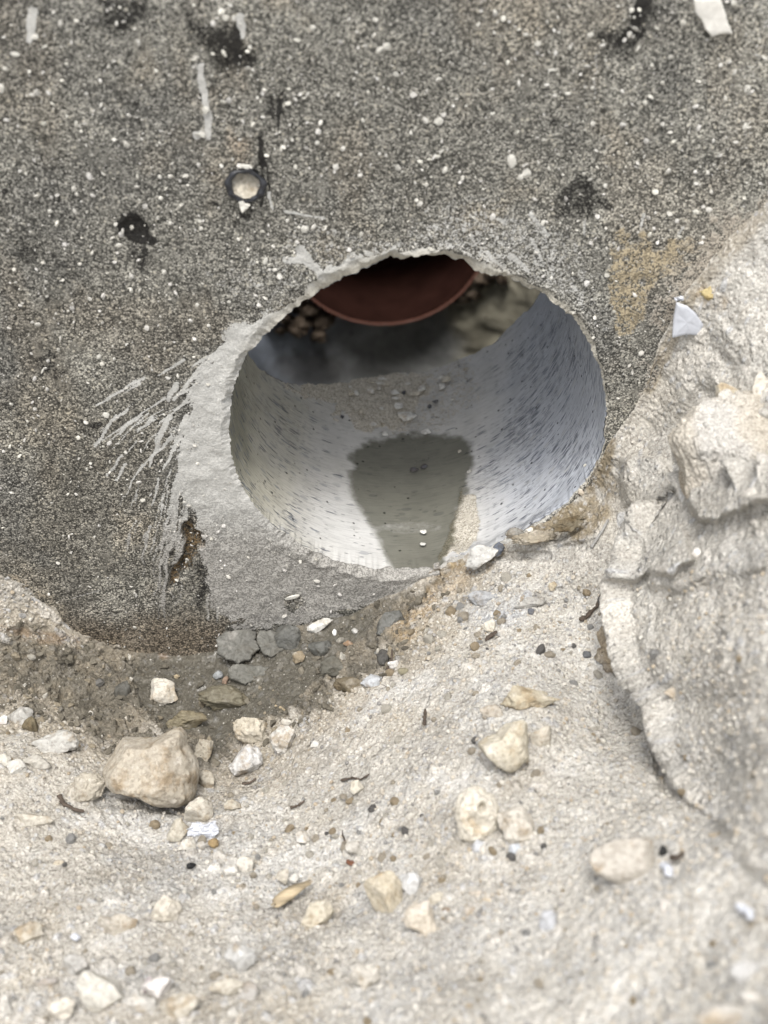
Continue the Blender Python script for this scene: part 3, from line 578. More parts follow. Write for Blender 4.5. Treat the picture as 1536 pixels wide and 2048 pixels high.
color_attr(me, 'tint', tint); color_attr(me, 'slurry_tint', stint); float_attr(me, 'slurry', slur); float_attr(me, 'tar', tar); float_attr(me, 'grit', np.clip(.30+.65*ss(960, 1110, v-.25*(u-450)+20*n1)+.5*ss(900, 1150, u)+.6*och+.5*rb2, 0, 1))
part('wall_face', me, M_WALL)
def box(name, x0, x1, y0, y1, z0, z1, mat, parent):
    V = [(x, y, z) for x in (x0, x1) for y in (y0, y1) for z in (z0, z1)]
    F = [(0, 1, 3, 2), (4, 6, 7, 5), (0, 4, 5, 1), (2, 3, 7, 6), (0, 2, 6, 4), (1, 5, 7, 3)]
    return part(name, mesh_from(name, V, F, False), mat, parent)
box('side_wall', WX0, WX0+.02, .001, 1.10, WZ0, WZ1, M_CONC, manhole); box('side_wall', WX1-.02, WX1, .001, 1.10, WZ0, WZ1, M_CONC, manhole); box('back_wall', WX0+.021, WX1-.021, 1.08, 1.10, WZ0, WZ1, M_CONC, manhole)

# bore through the wall
NBT, NBD = 960, 210
tb = np.linspace(-np.pi, np.pi, NBT, endpoint=False); cb = np.stack([np.cos(tb), np.sin(tb), 0*tb], -1)
rb0 = np.interp(tb, th, rim, period=2*np.pi); cd0 = np.interp(tb, th, Yw[:, 0], period=2*np.pi)
ye = end_y(tb)+fbm(cb, 9, 4, 60)*.0022+fbm(cb, 40, 3, 61)*.0010
q = np.linspace(0, 1, NBD)[None, :]
YB = cd0[:, None]+(ye-cd0)[:, None]*q
PB = np.stack([.125*np.cos(tb)[:, None]+0*q, YB, .125*np.sin(tb)[:, None]+0*q], -1)
ub, vb, _ = survey(PB)
m1 = fbm(PB, 26, 4, 70); m2 = fbm(PB, 110, 3, 71)
sandp = np.maximum(ss(22, -18, sdf_poly(ub+26*m1, vb+20*m2, [(575, 770), (740, 750), (860, 745), (850, 790), (800, 850), (720, 858), (650, 815), (590, 785)])), ss(14, -10, sdf_poly(ub+14*m1, vb+14*m2, [(915, 985), (945, 1000), (950, 1050), (945, 1110), (880, 1130), (895, 1060)])))
sandp = np.maximum(sandp, .45*ss(60, 0, sdf_poly(ub, vb, [(740, 765), (930, 730), (950, 790), (880, 850), (780, 860)])))
RB = rb0[:, None]*(1-ss(0, .08, q))+.125*ss(0, .08, q)
RB = RB+m1*.0006-sandp*.0012*(1+.8*m2)
PB[..., 0] = RB*np.cos(tb)[:, None]; PB[..., 2] = RB*np.sin(tb)[:, None]
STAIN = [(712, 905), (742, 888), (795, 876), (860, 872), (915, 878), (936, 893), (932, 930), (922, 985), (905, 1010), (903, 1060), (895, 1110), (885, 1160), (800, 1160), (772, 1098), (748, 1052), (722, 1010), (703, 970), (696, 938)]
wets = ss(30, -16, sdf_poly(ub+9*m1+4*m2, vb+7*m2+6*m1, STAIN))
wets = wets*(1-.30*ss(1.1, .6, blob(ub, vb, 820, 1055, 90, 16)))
ang = tb[:, None]+0*q
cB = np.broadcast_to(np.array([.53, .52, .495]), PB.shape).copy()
cB = mixc(cB, np.array([.45, .43, .35]), ss(700, 500, ub+40*m1)*.9)  # warm left side: beige slurry with sand-bounced light painted in
cB = mixc(cB, np.array([.44, .465, .51]), ss(860, 1150, ub+40*m1)*.95)  # blue-grey right side: cut concrete with sky light painted in
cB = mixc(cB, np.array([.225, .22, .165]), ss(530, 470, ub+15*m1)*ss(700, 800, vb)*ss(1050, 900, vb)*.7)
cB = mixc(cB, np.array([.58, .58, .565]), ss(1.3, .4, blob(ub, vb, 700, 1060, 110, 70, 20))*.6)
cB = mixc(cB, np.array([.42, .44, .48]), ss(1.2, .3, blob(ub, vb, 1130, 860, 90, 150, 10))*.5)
stk = np.clip(ss(880, 1060, ub+.25*(vb-900)+40*m1)*1.0*ss(560, 740, vb+.3*(ub-1000))+ss(720, 560, ub)*.55+.12, 0, 1)
stk = stk*(1-.8*wets)*(1-.6*sandp); stk = stk*(.72+.55*fbm(PB, 34, 3, 72))
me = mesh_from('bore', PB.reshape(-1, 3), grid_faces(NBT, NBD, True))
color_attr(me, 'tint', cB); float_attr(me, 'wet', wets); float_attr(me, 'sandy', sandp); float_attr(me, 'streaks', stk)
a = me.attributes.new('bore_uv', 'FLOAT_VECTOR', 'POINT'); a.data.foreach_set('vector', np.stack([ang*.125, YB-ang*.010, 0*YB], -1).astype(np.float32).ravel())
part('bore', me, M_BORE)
# inner face of the wall and round chamber behind it
CCX, CCY, CR = .010, .505, .265
nr = 30; qq = np.linspace(0, 1, nr)[None, :]
rI = .125+.17*qq+0*tb[::4, None]; tI = tb[::4, None]
XI, ZI = rI*np.cos(tI), rI*np.sin(tI)
yc = CCY-np.sqrt(np.maximum(CR**2-(XI-CCX)**2, .004)); YI = ye[::4, None]*(1-ss(0, .35, qq))+yc*ss(0, .35, qq)
PI_ = np.stack([XI, YI, ZI], -1); me = mesh_from('inner_face', PI_.reshape(-1, 3), grid_faces(len(tb[::4]), nr, True)); color_attr(me, 'tint', np.broadcast_to([.22, .22, .21], PI_.shape)); part('inner_face', me, M_CH)
na, nh = 420, 260
aa = np.linspace(-1.05*np.pi/2-.35, np.pi*1.5+.02, na)       # leaves the window around the bore open
aa = np.linspace(-math.pi/2+.78, math.pi*1.5-.78, na)
hz = np.linspace(-.62, .344, nh); A_, Z_ = np.meshgrid(aa, hz, indexing='ij')
PC = np.stack([CCX+CR*np.cos(A_), CCY+CR*np.sin(A_), Z_], -1); uc, vc, _ = survey(PC)
k1_, k2_ = fbm(PC, 12, 4, 90), fbm(PC, 40, 3, 91)
rough_r = ss(850, 960, uc+60*k1_)
cC = np.broadcast_to(np.array([.34, .345, .34]), PC.shape).copy(); cC = mixc(cC, np.array([.44, .49, .58]), ss(760, 540, uc+40*k1_)); cC = mixc(cC, np.array([.40, .37, .28]), rough_r*.9)  # bluish left: light falling on the far wall, painted into the tint
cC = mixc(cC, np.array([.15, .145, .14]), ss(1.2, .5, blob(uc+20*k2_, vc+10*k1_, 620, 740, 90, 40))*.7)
off = k1_*.003+rough_r*(np.abs(k2_)*.0025+k1_*.003)+rough_r*fbm(PC*np.array([1, 1, 2.5]), 22, 3, 95)*.002
PC[..., 0] -= off*np.cos(A_); PC[..., 1] -= off*np.sin(A_)
fc = grid_faces(na, nh); ctr = PC.reshape(-1, 3)[fc].mean(1); fc = fc[~((np.hypot(ctr[:, 0]-.0103, ctr[:, 2]+.2376) < .122) & (ctr[:, 1] > .6))]
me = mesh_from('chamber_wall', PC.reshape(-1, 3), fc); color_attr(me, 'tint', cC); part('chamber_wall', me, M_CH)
X, Y = np.meshgrid(np.linspace(CCX-.3, CCX+.3, 40), np.linspace(CCY-.3, CCY+.3, 40), indexing='ij'); PF = np.stack([X, Y, 0*X-.60], -1); PF[..., 2] += fbm(PF, 20, 3, 8)*.006
me = mesh_from('chamber_floor', PF.reshape(-1, 3), grid_faces(40, 40)); color_attr(me, 'tint', np.broadcast_to([.2, .19, .17], PF.shape)); part('chamber_floor', me, M_CH)
# unseen cover slab, added; its opening is sized for the light inside
def ring_slab(name, cx, cy, r0, x0, x1, y0, y1, z0, z1, mat):
    n = 72; t = np.linspace(0, 2*np.pi, n, endpoint=False); c, s_ = np.cos(t), np.sin(t)
    ro = np.minimum(np.where(c > 0, (x1-cx)/np.where(c > 0, c, 1), (x0-cx)/np.where(c < 0, c, -1)), np.where(s_ > 0, (y1-cy)/np.where(s_ > 0, s_, 1), (y0-cy)/np.where(s_ < 0, s_, -1)))
    V = []
    for r_, z in ((r0+0*t, z0), (ro, z0), (ro, z1), (r0+0*t, z1)): V.append(np.stack([cx+r_*c, cy+r_*s_, 0*t+z], -1))
    V = np.concatenate(V); F = []
    for k in range(4):
        for i in range(n): F.append((k*n+i, k*n+(i+1) % n, ((k+1) % 4)*n+(i+1) % n, ((k+1) % 4)*n+i))
    return part(name, mesh_from(name, V, F, False), mat)
ring_slab('added_cover_slab', CCX-.03, CCY+.03, .21, WX0+.002, WX1-.002, .004, 1.098, .345, .362, M_CONC)

# brown drain pipe entering the far side of the chamber
PX, PY, PZ, PR = .0103, .7326, -.2376, .125
pipe = empty('drain_pipe', (PX, PY, PZ), label='wide brown drain pipe opening on the far side inside the manhole, seen through the hole', category='pipe')
def lathe(name, prof, n, mat, parent, wob=None, **kw):
    t = np.linspace(0, 2*np.pi, n, endpoint=False); prof = np.asarray(prof, float)
    r = prof[None, :, 0]+(wob(t)[:, None] if wob else 0); y = prof[None, :, 1]+0*t[:, None]
    V = np.stack([r*np.cos(t)[:, None], y, r*np.sin(t)[:, None]], -1)
    return link(name, mesh_from(name, V.reshape(-1, 3), grid_faces(n, len(prof), True)), mat, parent, **kw)
lathe('pipe_barrel', [(PR-.0022, .0010), (PR-.0058, .0014), (PR-.006, .05), (PR-.006, .14)], 120, M_PIPE, pipe)
lathe('pipe_rim', [(PR, .06), (PR, .0008), (PR-.0004, 0), (PR-.0014, .0002), (PR-.0022, .0010)], 240, M_PIPEEDGE, pipe, lambda t: .0006*np.sin(t*37)*np.sin(t*11)*.6)
lathe('pipe_end', [(PR-.006, .14), (.0004, .14)], 60, M_PIPE, pipe)

# ------------------------------------------------------------------ stones
_ico = {}
def ico(n):
    if n not in _ico:
        import bmesh
        bm = bmesh.new(); bmesh.ops.create_icosphere(bm, subdivisions=n, radius=1.0)
        V = np.array([v.co[:] for v in bm.verts]); F = np.array([[v.index for v in f.verts] for f in bm.faces]); bm.free(); V /= np.linalg.norm(V, axis=1)[:, None]; _ico[n] = (V, F)
    return _ico[n]
def rock_shape(n, seed, cuts=7, depth=.80, lump=.10, fine=.03, grit=.012):
    """unit rock: sphere with faces struck off and a worn, pitted skin"""
    V, F = ico(n); r = np.random.default_rng(seed); P = V.copy()
    for k in range(cuts):
        nn = r.normal(size=3); nn /= np.linalg.norm(nn); c = depth*(.80+.35*r.random()); d = P@nn; P = P-np.outer(np.maximum(d-c, 0)*.94, nn)
    o = np.array([seed*1.37 % 50, seed*.73 % 50, seed*2.11 % 50])
    P = P*(1+lump*fbm(P+o, 1.3, 3, seed)+fine*fbm(P+o, 5, 3, seed+5)+grit*fbm(P+o, 16, 2, seed+9))[:, None]
    return P, F
Bm = np.stack([RT, UP, -FW], 0)                            # surveying frame: right, up, towards the surveyor
def place_pt(u, v, hpx, lift=.12, y=None):
    g = on_soil(u, v+.30*hpx) if y is None else on_wall(u, v, y)
    d = (g-CAM)@FW
    if y is not None: return g, d
    C = CAM+ray(u, v)*(d-hpx/FPX*d*lift); return C, d-hpx/FPX*d*lift
def stone(name, label, cat, u, v, w_, h_, col, seed, n=4, cuts=12, depth=.66, lump=.12, fine=.045, grit=.018, outline=None, thick=.85, tilt=0, mat=None, y=None, pits=(), lift=-.07, group=None, obj=True, smooth=True):
    P, F = rock_shape(n, seed, cuts, depth, lump, fine, grit)
    for px_, py_, pr_, pd_ in pits:
        g_ = np.exp(-((P[:, 0]-px_)**2+(P[:, 1]-py_)**2)/pr_**2)*(P[:, 2] > 0); P = P*np.stack([0*g_+1, 0*g_+1, 1-pd_*g_], -1)
    C, d = place_pt(u, v, h_, lift, y)
    if outline is not None:
        o = np.array(outline, float); oa = np.arctan2(-(o[:, 1]-v), o[:, 0]-u); orr = np.hypot(o[:, 0]-u, o[:, 1]-v)/FPX*d; k = np.argsort(oa); oa, orr = oa[k], orr[k]
        a = np.arctan2(P[:, 1], P[:, 0]); R = np.interp(a, np.r_[oa[-1]-2*np.pi, oa, oa[0]+2*np.pi], np.r_[orr[-1], orr, orr[0]])
        Q = np.stack([P[:, 0]*R, P[:, 1]*R, P[:, 2]*thick*.5*(w_+h_)/2/FPX*d], -1)
    else:
        ax = np.ptp(P[:, 0])/2; ay = np.ptp(P[:, 1])/2
        Q = P*np.array([w_/2/FPX*d/ax, h_/2/FPX*d/ay, thick*min(w_, h_)/2/FPX*d])
        t = math.radians(tilt); c, s_ = math.cos(t), math.sin(t); Q = np.stack([Q[:, 0]*c-Q[:, 1]*s_, Q[:, 0]*s_+Q[:, 1]*c, Q[:, 2]], -1)
    Wp = Q@Bm
    me = mesh_from(name, Wp, F, smooth)
    o = link(name, me, mat or M_STONE); o.location = C; o.color = tuple(col)+(1,)
    o['label'] = label; o['category'] = cat
    if group: o['group'] = group
    return o
def dusty(c, k=.30): return tuple(a*(1-k)+b*k for a, b in zip(c, (.50, .48, .44)))
TAN, CREAM, PALE, GREY, BLUE, OCH, BRN, OLIVE, DKMUD = (.37, .33, .265), (.54, .505, .435), (.50, .475, .42), (.36, .355, .335), (.40, .43, .48), (.40, .31, .17), (.26, .20, .13), (.25, .225, .15), (.10, .097, .085)

# soil banks at the right (large lumps of the same soil)
def bank(name, label, cat, u, v, y, outline, thick, seed, n=7, amp=.05, colour=None, kind=None):
    P, F = rock_shape(n, seed, 5, .85, amp, amp*.35, amp*.10)
    g = on_soil(u, v)+RT*0; d = (g-CAM)@FW-y; g = CAM+ray(u, v)*d; o = np.array(outline, float)
    oa = np.arctan2(-(o[:, 1]-v), o[:, 0]-u); orr = np.hypot(o[:, 0]-u, o[:, 1]-v)/FPX*d; k = np.argsort(oa); oa, orr = oa[k], orr[k]
    a = np.arctan2(P[:, 1], P[:, 0]); R = np.interp(a, np.r_[oa[-1]-2*np.pi, oa, oa[0]+2*np.pi], np.r_[orr[-1], orr, orr[0]])
    Q = np.stack([P[:, 0]*R, P[:, 1]*R, np.sign(P[:, 2])*np.abs(P[:, 2])**.8*thick], -1)@Bm
    Wd = Q+g; N = P@Bm
    pb = np.zeros(len(Wd))
    for cell, s_, fr in ((.012, 500, .16), (.0058, 510, .34), (.0031, 520, .5)):
        w2, r2 = worley2(Wd[:, 0]+.37*Wd[:, 2], Wd[:, 1]*.8-Wd[:, 2]*.6, cell, s_); on = r2 < fr; rad = .25+.22*r2/fr
        pb = np.maximum(pb, np.where(on, np.sqrt(np.maximum(1-(w2/rad)**2, 0)), 0)*cell*.36)
    Q = Q+N*(pb+fbm(Wd, 60, 4, seed+3)*.0020+fbm(Wd, 24, 3, seed+7)*.0035)[:, None]
    c, _, _, _, _ = soil_fields(Wd); nn = fbm(Wd, 30, 3, seed)
    c = np.broadcast_to(np.array(colour if colour else [.50, .465, .405]), Wd.shape).copy(); c = mixc(c, SAND_T*1.05, ss(.0, .8, nn)*.55); c = mixc(c, SAND_W, ss(0, -.7, nn)*.7)
    c = mixc(c, np.array([.62, .60, .56]), ss(.002, .003, pb)*.35)
    und = ss(-.1, -.8, N[:, 2]); c = mixc(c, np.array([.30, .24, .165]), und*.5)  # undersides darkened: shade painted into the soil tint
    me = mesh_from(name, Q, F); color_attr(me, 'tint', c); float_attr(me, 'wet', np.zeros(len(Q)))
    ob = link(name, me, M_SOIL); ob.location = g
    if kind: ob['kind'] = kind
    else: ob['label'] = label; ob['category'] = cat
    return ob
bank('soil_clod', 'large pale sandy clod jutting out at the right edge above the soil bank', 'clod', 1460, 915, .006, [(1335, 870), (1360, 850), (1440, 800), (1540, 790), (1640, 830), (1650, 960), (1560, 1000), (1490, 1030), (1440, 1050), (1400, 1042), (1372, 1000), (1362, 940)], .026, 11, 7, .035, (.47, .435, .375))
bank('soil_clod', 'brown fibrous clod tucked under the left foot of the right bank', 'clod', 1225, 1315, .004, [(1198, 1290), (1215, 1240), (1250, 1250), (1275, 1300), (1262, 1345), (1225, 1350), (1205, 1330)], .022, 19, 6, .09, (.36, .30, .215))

B_OUT = [(193, 1545), (210, 1510), (240, 1480), (275, 1462), (310, 1458), (350, 1452), (368, 1465), (372, 1490), (392, 1515), (394, 1560), (390, 1600), (362, 1614), (320, 1613), (285, 1606), (240, 1588), (212, 1570)]
stone('boulder', 'large rounded tan boulder lying at the edge of the wet mud', 'boulder', 300, 1535, 200, 160, (.385, .345, .28), 101, 6, 9, .82, .05, .022, .008, B_OUT, .95, lift=.25)
R18 = [(958, 1490), (985, 1462), (1005, 1440), (1045, 1435), (1058, 1462), (1062, 1500), (1050, 1525), (1020, 1548), (985, 1545), (962, 1525)]
T = 'stone'
HERO = [
 ('stone', 'cream angular stone sitting in the grey mud puddle', T, 325, 1383, 66, 56, CREAM, 31, dict(tilt=-25, n=5)),
 ('mud_lump', 'dark crusty mud lump in the middle of the puddle', 'lump', 452, 1398, 112, 58, (.155, .14, .10), 32, dict(mat=M_MUDST, lump=.2, n=5, fine=.10, grit=.04, cuts=3)),
 ('mud_lump', 'olive brown muddy lump between puddle and large boulder', 'lump', 372, 1442, 86, 44, (.19, .165, .11), 33, dict(mat=M_MUDST, lump=.18, n=5, fine=.09, grit=.03)),
 ('mud_lump', 'small dark lump at the left bank of the puddle', 'lump', 248, 1382, 36, 40, DKMUD, 34, dict(mat=M_MUDST, fine=.08)),
 ('mud_lump', 'dark pebble sized lump in damp soil left of the puddle', 'lump', 195, 1368, 26, 24, (.11, .105, .095), 35, dict(mat=M_MUDST, fine=.08)),
 ('stone', 'ochre crumbly stone right of the large boulder, white on its left face', T, 500, 1463, 72, 64, (.42, .36, .25), 36, dict(fine=.09, grit=.04, n=5)),
 ('stone', 'whitish blue crumbly stone just below the ochre one', T, 490, 1522, 74, 56, (.50, .50, .50), 37, dict(fine=.08, tilt=25, n=5)),
 ('stone', 'pale lumpy stone on the dry edge beside the mud tip', T, 568, 1482, 48, 60, (.50, .485, .45), 38, dict(lump=.2, fine=.06, cuts=3, tilt=-20, n=5)),
 ('pebble', 'small cream pebble topping the pale lumpy stone', 'pebble', 572, 1444, 24, 15, CREAM, 39, {}),
 ('stone', 'brown crumbly stone against the left side of the boulder', T, 170, 1580, 92, 62, (.29, .245, .165), 40, dict(fine=.12, grit=.05, lump=.2, tilt=30, n=5)),
 ('stone', 'tan crumbly stone wedged at the right of the boulder', T, 408, 1500, 40, 58, (.32, .27, .18), 41, dict(fine=.10, grit=.05, n=5)),
 ('stone', 'small tan stone under the right flank of the boulder', T, 412, 1560, 36, 44, (.36, .31, .22), 42, dict(fine=.08)),
 ('stone', 'smooth beige stone just below the boulder', T, 392, 1622, 60, 54, (.40, .36, .28), 43, dict(fine=.02, n=5)),
 ('stone', 'small white stone under the crumpled plastic', T, 378, 1690, 38, 34, (.60, .57, .50), 44, {}),
 ('pebble', 'round brown pebble beside the crumpled plastic', 'pebble', 427, 1687, 22, 22, (.26, .19, .10), 45, dict(cuts=2)),
 ('pebble', 'grey pebble between the white stone and the brown pebble', 'pebble', 404, 1692, 22, 18, GREY, 46, {}),
 ('stone', 'tan crumbly stone left of the small white stone', T, 357, 1662, 44, 50, (.38, .34, .25), 47, dict(fine=.08, grit=.04)),
 ('pebble', 'round white pebble, left one of a pair on the open sand', 'pebble', 462, 1742, 31, 25, (.58, .56, .51), 48, dict(cuts=2)),
 ('pebble', 'cream angular pebble, right one of a pair on the open sand', 'pebble', 495, 1727, 38, 31, CREAM, 49, {}),
 ('stone', 'grey piece added as the shaded left underside of the pale wedge stone', T, 985, 1524, 64, 44, (.27, .265, .255), 50, dict(tilt=-30, fine=.05, n=5)),  # added piece; its grey paints the shaded side of the wedge stone
 ('stone', 'flat tan clod above the pale wedge stone', T, 1052, 1400, 120, 52, (.42, .375, .285), 52, dict(fine=.09, grit=.04, lump=.2, n=5, tilt=-4)),
 ('stone', 'small brown lump on the left end of the flat tan clod', T, 985, 1428, 52, 36, (.33, .28, .21), 53, dict(fine=.12, grit=.05)),
 ('stone', 'rough lump right of the pale wedge stone', T, 1085, 1478, 44, 50, (.40, .35, .265), 54, dict(fine=.08, grit=.03)),
 ('stone', 'hollow cream fossil like stone with a dark pit on the slope', T, 953, 1632, 90, 112, (.60, .55, .44), 55, dict(fine=.05, n=6, lump=.10, cuts=4, depth=.85, lift=.08, thick=1.0, pits=((.22, .42, .16, .95), (-.28, -.05, .26, .55), (.30, -.18, .30, .45), (.0, -.35, .2, .4)))),
 ('stone', 'sandy lump joined to the right of the hollow cream stone', T, 1035, 1652, 76, 78, (.46, .42, .35), 56, dict(fine=.05, n=5)),
 ('stone', 'small blue grey stone under the hollow cream stone', T, 958, 1694, 34, 30, BLUE, 57, {}),
 ('pebble', 'pale blue pebble right of the hollow cream stone', 'pebble', 1028, 1700, 26, 32, (.42, .48, .56), 58, {}),
 ('stone', 'smooth taupe stone with an olive right end', T, 1254, 1722, 142, 92, (.34, .30, .245), 59, dict(cuts=4, lump=.06, fine=.02, n=5, tilt=8)),
 ('pebble', 'white pebble in the blurred sand below the taupe stone', 'pebble', 1330, 1812, 26, 34, (.62, .61, .60), 62, {}),
 ('stone', 'yellow tan stone with a grey left face in the foreground', T, 772, 1787, 88, 104, (.42, .35, .22), 64, dict(fine=.05, n=5, cuts=9)),
 ('stone', 'bluish white smooth stone leaning on the yellow tan stone', T, 824, 1770, 52, 58, (.50, .52, .54), 65, dict(fine=.02, mat=M_SMOOTH, n=5)),
 ('stone', 'half buried tan stone below the bluish white stone', T, 846, 1842, 66, 78, (.44, .37, .27), 66, dict(fine=.04, n=5, lift=.02)),
 ('pebble', 'cream pebble right of the bluish white stone', 'pebble', 873, 1800, 42, 34, (.50, .45, .34), 67, {}),
 ('pebble', 'brownish pebble, lowest of the pebble cluster', 'pebble', 945, 1824, 36, 28, (.38, .32, .25), 68, {}),
 ('pebble', 'tan pebble, right of the pebble cluster', 'pebble', 975, 1808, 32, 28, (.46, .38, .26), 69, {}),
 ('pebble', 'pinkish pebble, topmost of the pebble cluster', 'pebble', 955, 1792, 34, 26, (.44, .37, .29), 70, {}),
 ('pebble', 'small white oval pebble at the right end of the pebble cluster', 'pebble', 990, 1822, 20, 14, (.56, .53, .46), 71, {}),
 ('pebble', 'dark brown flat pebble left of the pebble cluster', 'pebble', 895, 1822, 26, 16, (.22, .17, .12), 72, {}),
 ('stone', 'upright blue grey stone alone in the foreground sand', T, 1100, 1845, 38, 56, (.33, .36, .42), 73, dict(mat=M_SMOOTH)),
 ('stone', 'round grey white stone near the right edge of the foreground', T, 1490, 1950, 56, 52, (.46, .46, .46), 75, dict(mat=M_SMOOTH)),
 ('stone', 'white block shaped stone in the bottom right corner', T, 1502, 2000, 46, 30, (.62, .60, .56), 76, dict(cuts=10, depth=.7)),
 ('stone', 'large smooth sandy stone at the bottom right edge', T, 1450, 2045, 120, 70, (.48, .45, .40), 77, dict(n=5, cuts=3, fine=.02)),
 ('stone', 'pale elongated stone in the lower left foreground', T, 205, 1984, 100, 72, (.44, .42, .36), 78, dict(tilt=-38, n=5, fine=.02)),
 ('stone', 'grey stone touching the pale elongated stone', T, 152, 1932, 50, 50, (.31, .305, .29), 79, dict(n=5, fine=.02)),
 ('stone', 'bluish white speckled stone in the foreground left of centre', T, 480, 1914, 60, 62, (.46, .47, .47), 80, dict(n=5, tilt=25)),
 ('stone', 'tan wedge stone pointing down in the left foreground', T, 236, 1850, 72, 52, (.38, .33, .25), 81, dict(cuts=10, depth=.7, n=5, outline=[(198, 1832), (222, 1838), (260, 1835), (275, 1840), (250, 1868), (233, 1888), (220, 1875)])),
 ('stone', 'low tan ridge stone right of the wedge stone', T, 333, 1818, 62, 56, (.44, .39, .30), 82, dict(n=5, tilt=50)),
 ('stone', 'brownish tan stone at the left edge of the foreground', T, 54, 1868, 62, 50, (.36, .31, .22), 83, dict(n=5)),
 ('stone', 'yellowish slanted stone below the wood splinter', T, 632, 1834, 82, 52, (.42, .36, .24), 84, dict(tilt=42, n=5, fine=.06)),
 ('stone', 'cream lumpy stone in the bottom left corner', T, 120, 2016, 60, 46, (.52, .47, .38), 85, dict(n=5, lump=.2)),
 ('stone', 'white rounded stone cut by the bottom left edge', T, 8, 2015, 30, 46, (.54, .52, .47), 86, {}),
 ('stone', 'dark grey brown pebble left of the grey stone', T, 95, 1966, 46, 26, (.22, .19, .165), 87, {}),
 ('stone', 'crumbly tan stone under the bluish white speckled stone', T, 458, 1972, 76, 36, (.37, .33, .25), 88, dict(lump=.25, fine=.1)),
 ('stone', 'grey buried stone right of the crumbly tan stone', T, 500, 1988, 40, 40, (.30, .285, .27), 89, dict(tilt=-40)),
 ('stone', 'rounded tan clod in the bottom foreground', T, 360, 2012, 84, 60, (.40, .36, .28), 90, dict(n=5, lump=.15, fine=.06)),
 ('stone', 'grey low stone left of the rounded tan clod', T, 285, 2010, 60, 42, (.40, .385, .35), 91, dict(n=5)),
 ('stone', 'white pebble at the bottom edge', 'pebble', 468, 2025, 28, 28, (.50, .48, .43), 92, {}),
 ('stone', 'double humped sandy clod at the bottom centre', T, 735, 1952, 62, 56, (.44, .41, .35), 93, dict(n=5, lump=.2, fine=.06)),
 ('stone', 'buried tan stone with a dark foot left of the boulder', T, 70, 1640, 80, 26, (.40, .36, .28), 94, dict(fine=.05)),
 ('stone', 'grey square topped lump in the soil at the left', T, 110, 1488, 92, 56, (.34, .335, .31), 95, dict(n=5, fine=.05)),
 ('stone', 'tan lump below the grey square topped lump', T, 72, 1525, 60, 36, (.36, .335, .28), 96, dict(fine=.07)),
 ('stone', 'pale grey chunk near the left edge of the sand', T, 32, 1535, 44, 34, (.44, .43, .39), 97, {}),
 ('stone', 'pale pebble at the far left edge', 'pebble', 8, 1518, 34, 30, (.46, .43, .36), 98, {}),
 ('stone', 'grey rectangular chunk at the left edge above the grey lump', T, 40, 1435, 60, 40, (.27, .265, .245), 99, dict(cuts=10, fine=.05)),
 ('pebble', 'dark brown knob in the damp soil above the grey lump', 'pebble', 62, 1450, 32, 38, (.15, .125, .08), 102, dict(fine=.06)),
 ('limestone_flake', 'white splintered limestone flake at the foot of the wall below the hole', 'flake', 634, 1254, 58, 26, (.56, .55, .51), 103, dict(tilt=18, cuts=12, depth=.55, fine=.08, n=5)),
 ('mud_lump', 'folded dark grey mud lump left of the white limestone flake', 'lump', 580, 1274, 54, 54, (.115, .115, .105), 104, dict(mat=M_MUDST, cuts=8, fine=.06, n=5)),
 ('mud_lump', 'dark grey mud lump under the white limestone flake', 'lump', 640, 1296, 50, 32, (.105, .105, .095), 105, dict(mat=M_MUDST, cuts=8, fine=.06)),
 ('stone', 'dark grey stone wedged between wall foot and soil', T, 780, 1240, 66, 44, (.125, .125, .115), 106, dict(mat=M_MUDST, tilt=30, fine=.05, n=5)),
 ('pebble', 'small ochre pebble in the wet mud', 'pebble', 598, 1316, 26, 26, (.25, .205, .14), 107, {}),
 ('pebble', 'tiny bright white pebble by the wall foot', 'pebble', 669, 1264, 9, 14, (.75, .75, .72), 108, {}),
 ('pebble', 'orange brown pebble by the wall foot', 'pebble', 697, 1286, 22, 12, (.24, .16, .10), 109, {}),
 ('pebble', 'light grey pebble by the wall foot', 'pebble', 710, 1262, 14, 12, (.46, .45, .42), 110, {}),
 ('pebble', 'pinkish brown pebble stuck to the mud plate', 'pebble', 450, 1362, 14, 20, (.24, .175, .13), 111, {}),
 ('pebble', 'pale grey bead shaped pebble on the mud plate', 'pebble', 436, 1350, 22, 18, (.27, .28, .28), 112, dict(mat=M_SMOOTH, cuts=1)),
 ('mud_lump', 'dark wet lump in the right part of the mud', 'lump', 672, 1335, 62, 46, (.125, .12, .10), 113, dict(mat=M_MUDST, fine=.09, lump=.2)),
 ('mud_lump', 'black brown lump at the right tip of the mud', 'lump', 764, 1318, 24, 34, (.075, .072, .066), 114, dict(mat=M_MUDST)),
 ('mud_lump', 'brown lumpy ridge above the right tip of the mud', 'lump', 700, 1370, 70, 34, (.15, .125, .085), 115, dict(mat=M_MUDST, fine=.12, lump=.2)),
 ('pebble', 'white and olive pebble on the sand beside the mud tip', 'pebble', 806, 1342, 22, 14, (.25, .23, .16), 116, {}),
 ('pebble', 'white rounded pebble beside the mud tip', 'pebble', 788, 1330, 24, 20, (.58, .56, .53), 117, {}),
 ('stone', 'light blue grey crumb pile stone below the mud tip', T, 745, 1362, 44, 30, (.40, .41, .42), 118, dict(fine=.1)),
 ('concrete_chunk', 'pale grey concrete chunk at the bottom lip of the round hole', 'chunk', 962, 1110, 76, 46, (.47, .465, .44), 119, dict(tilt=18, cuts=9, depth=.7, n=5, fine=.05, y=-.012)),
 ('concrete_chunk', 'dark bluish broken end beside the pale chunk at the hole lip', 'chunk', 996, 1098, 26, 30, (.13, .145, .175), 120, dict(cuts=9, depth=.7, y=-.008)),
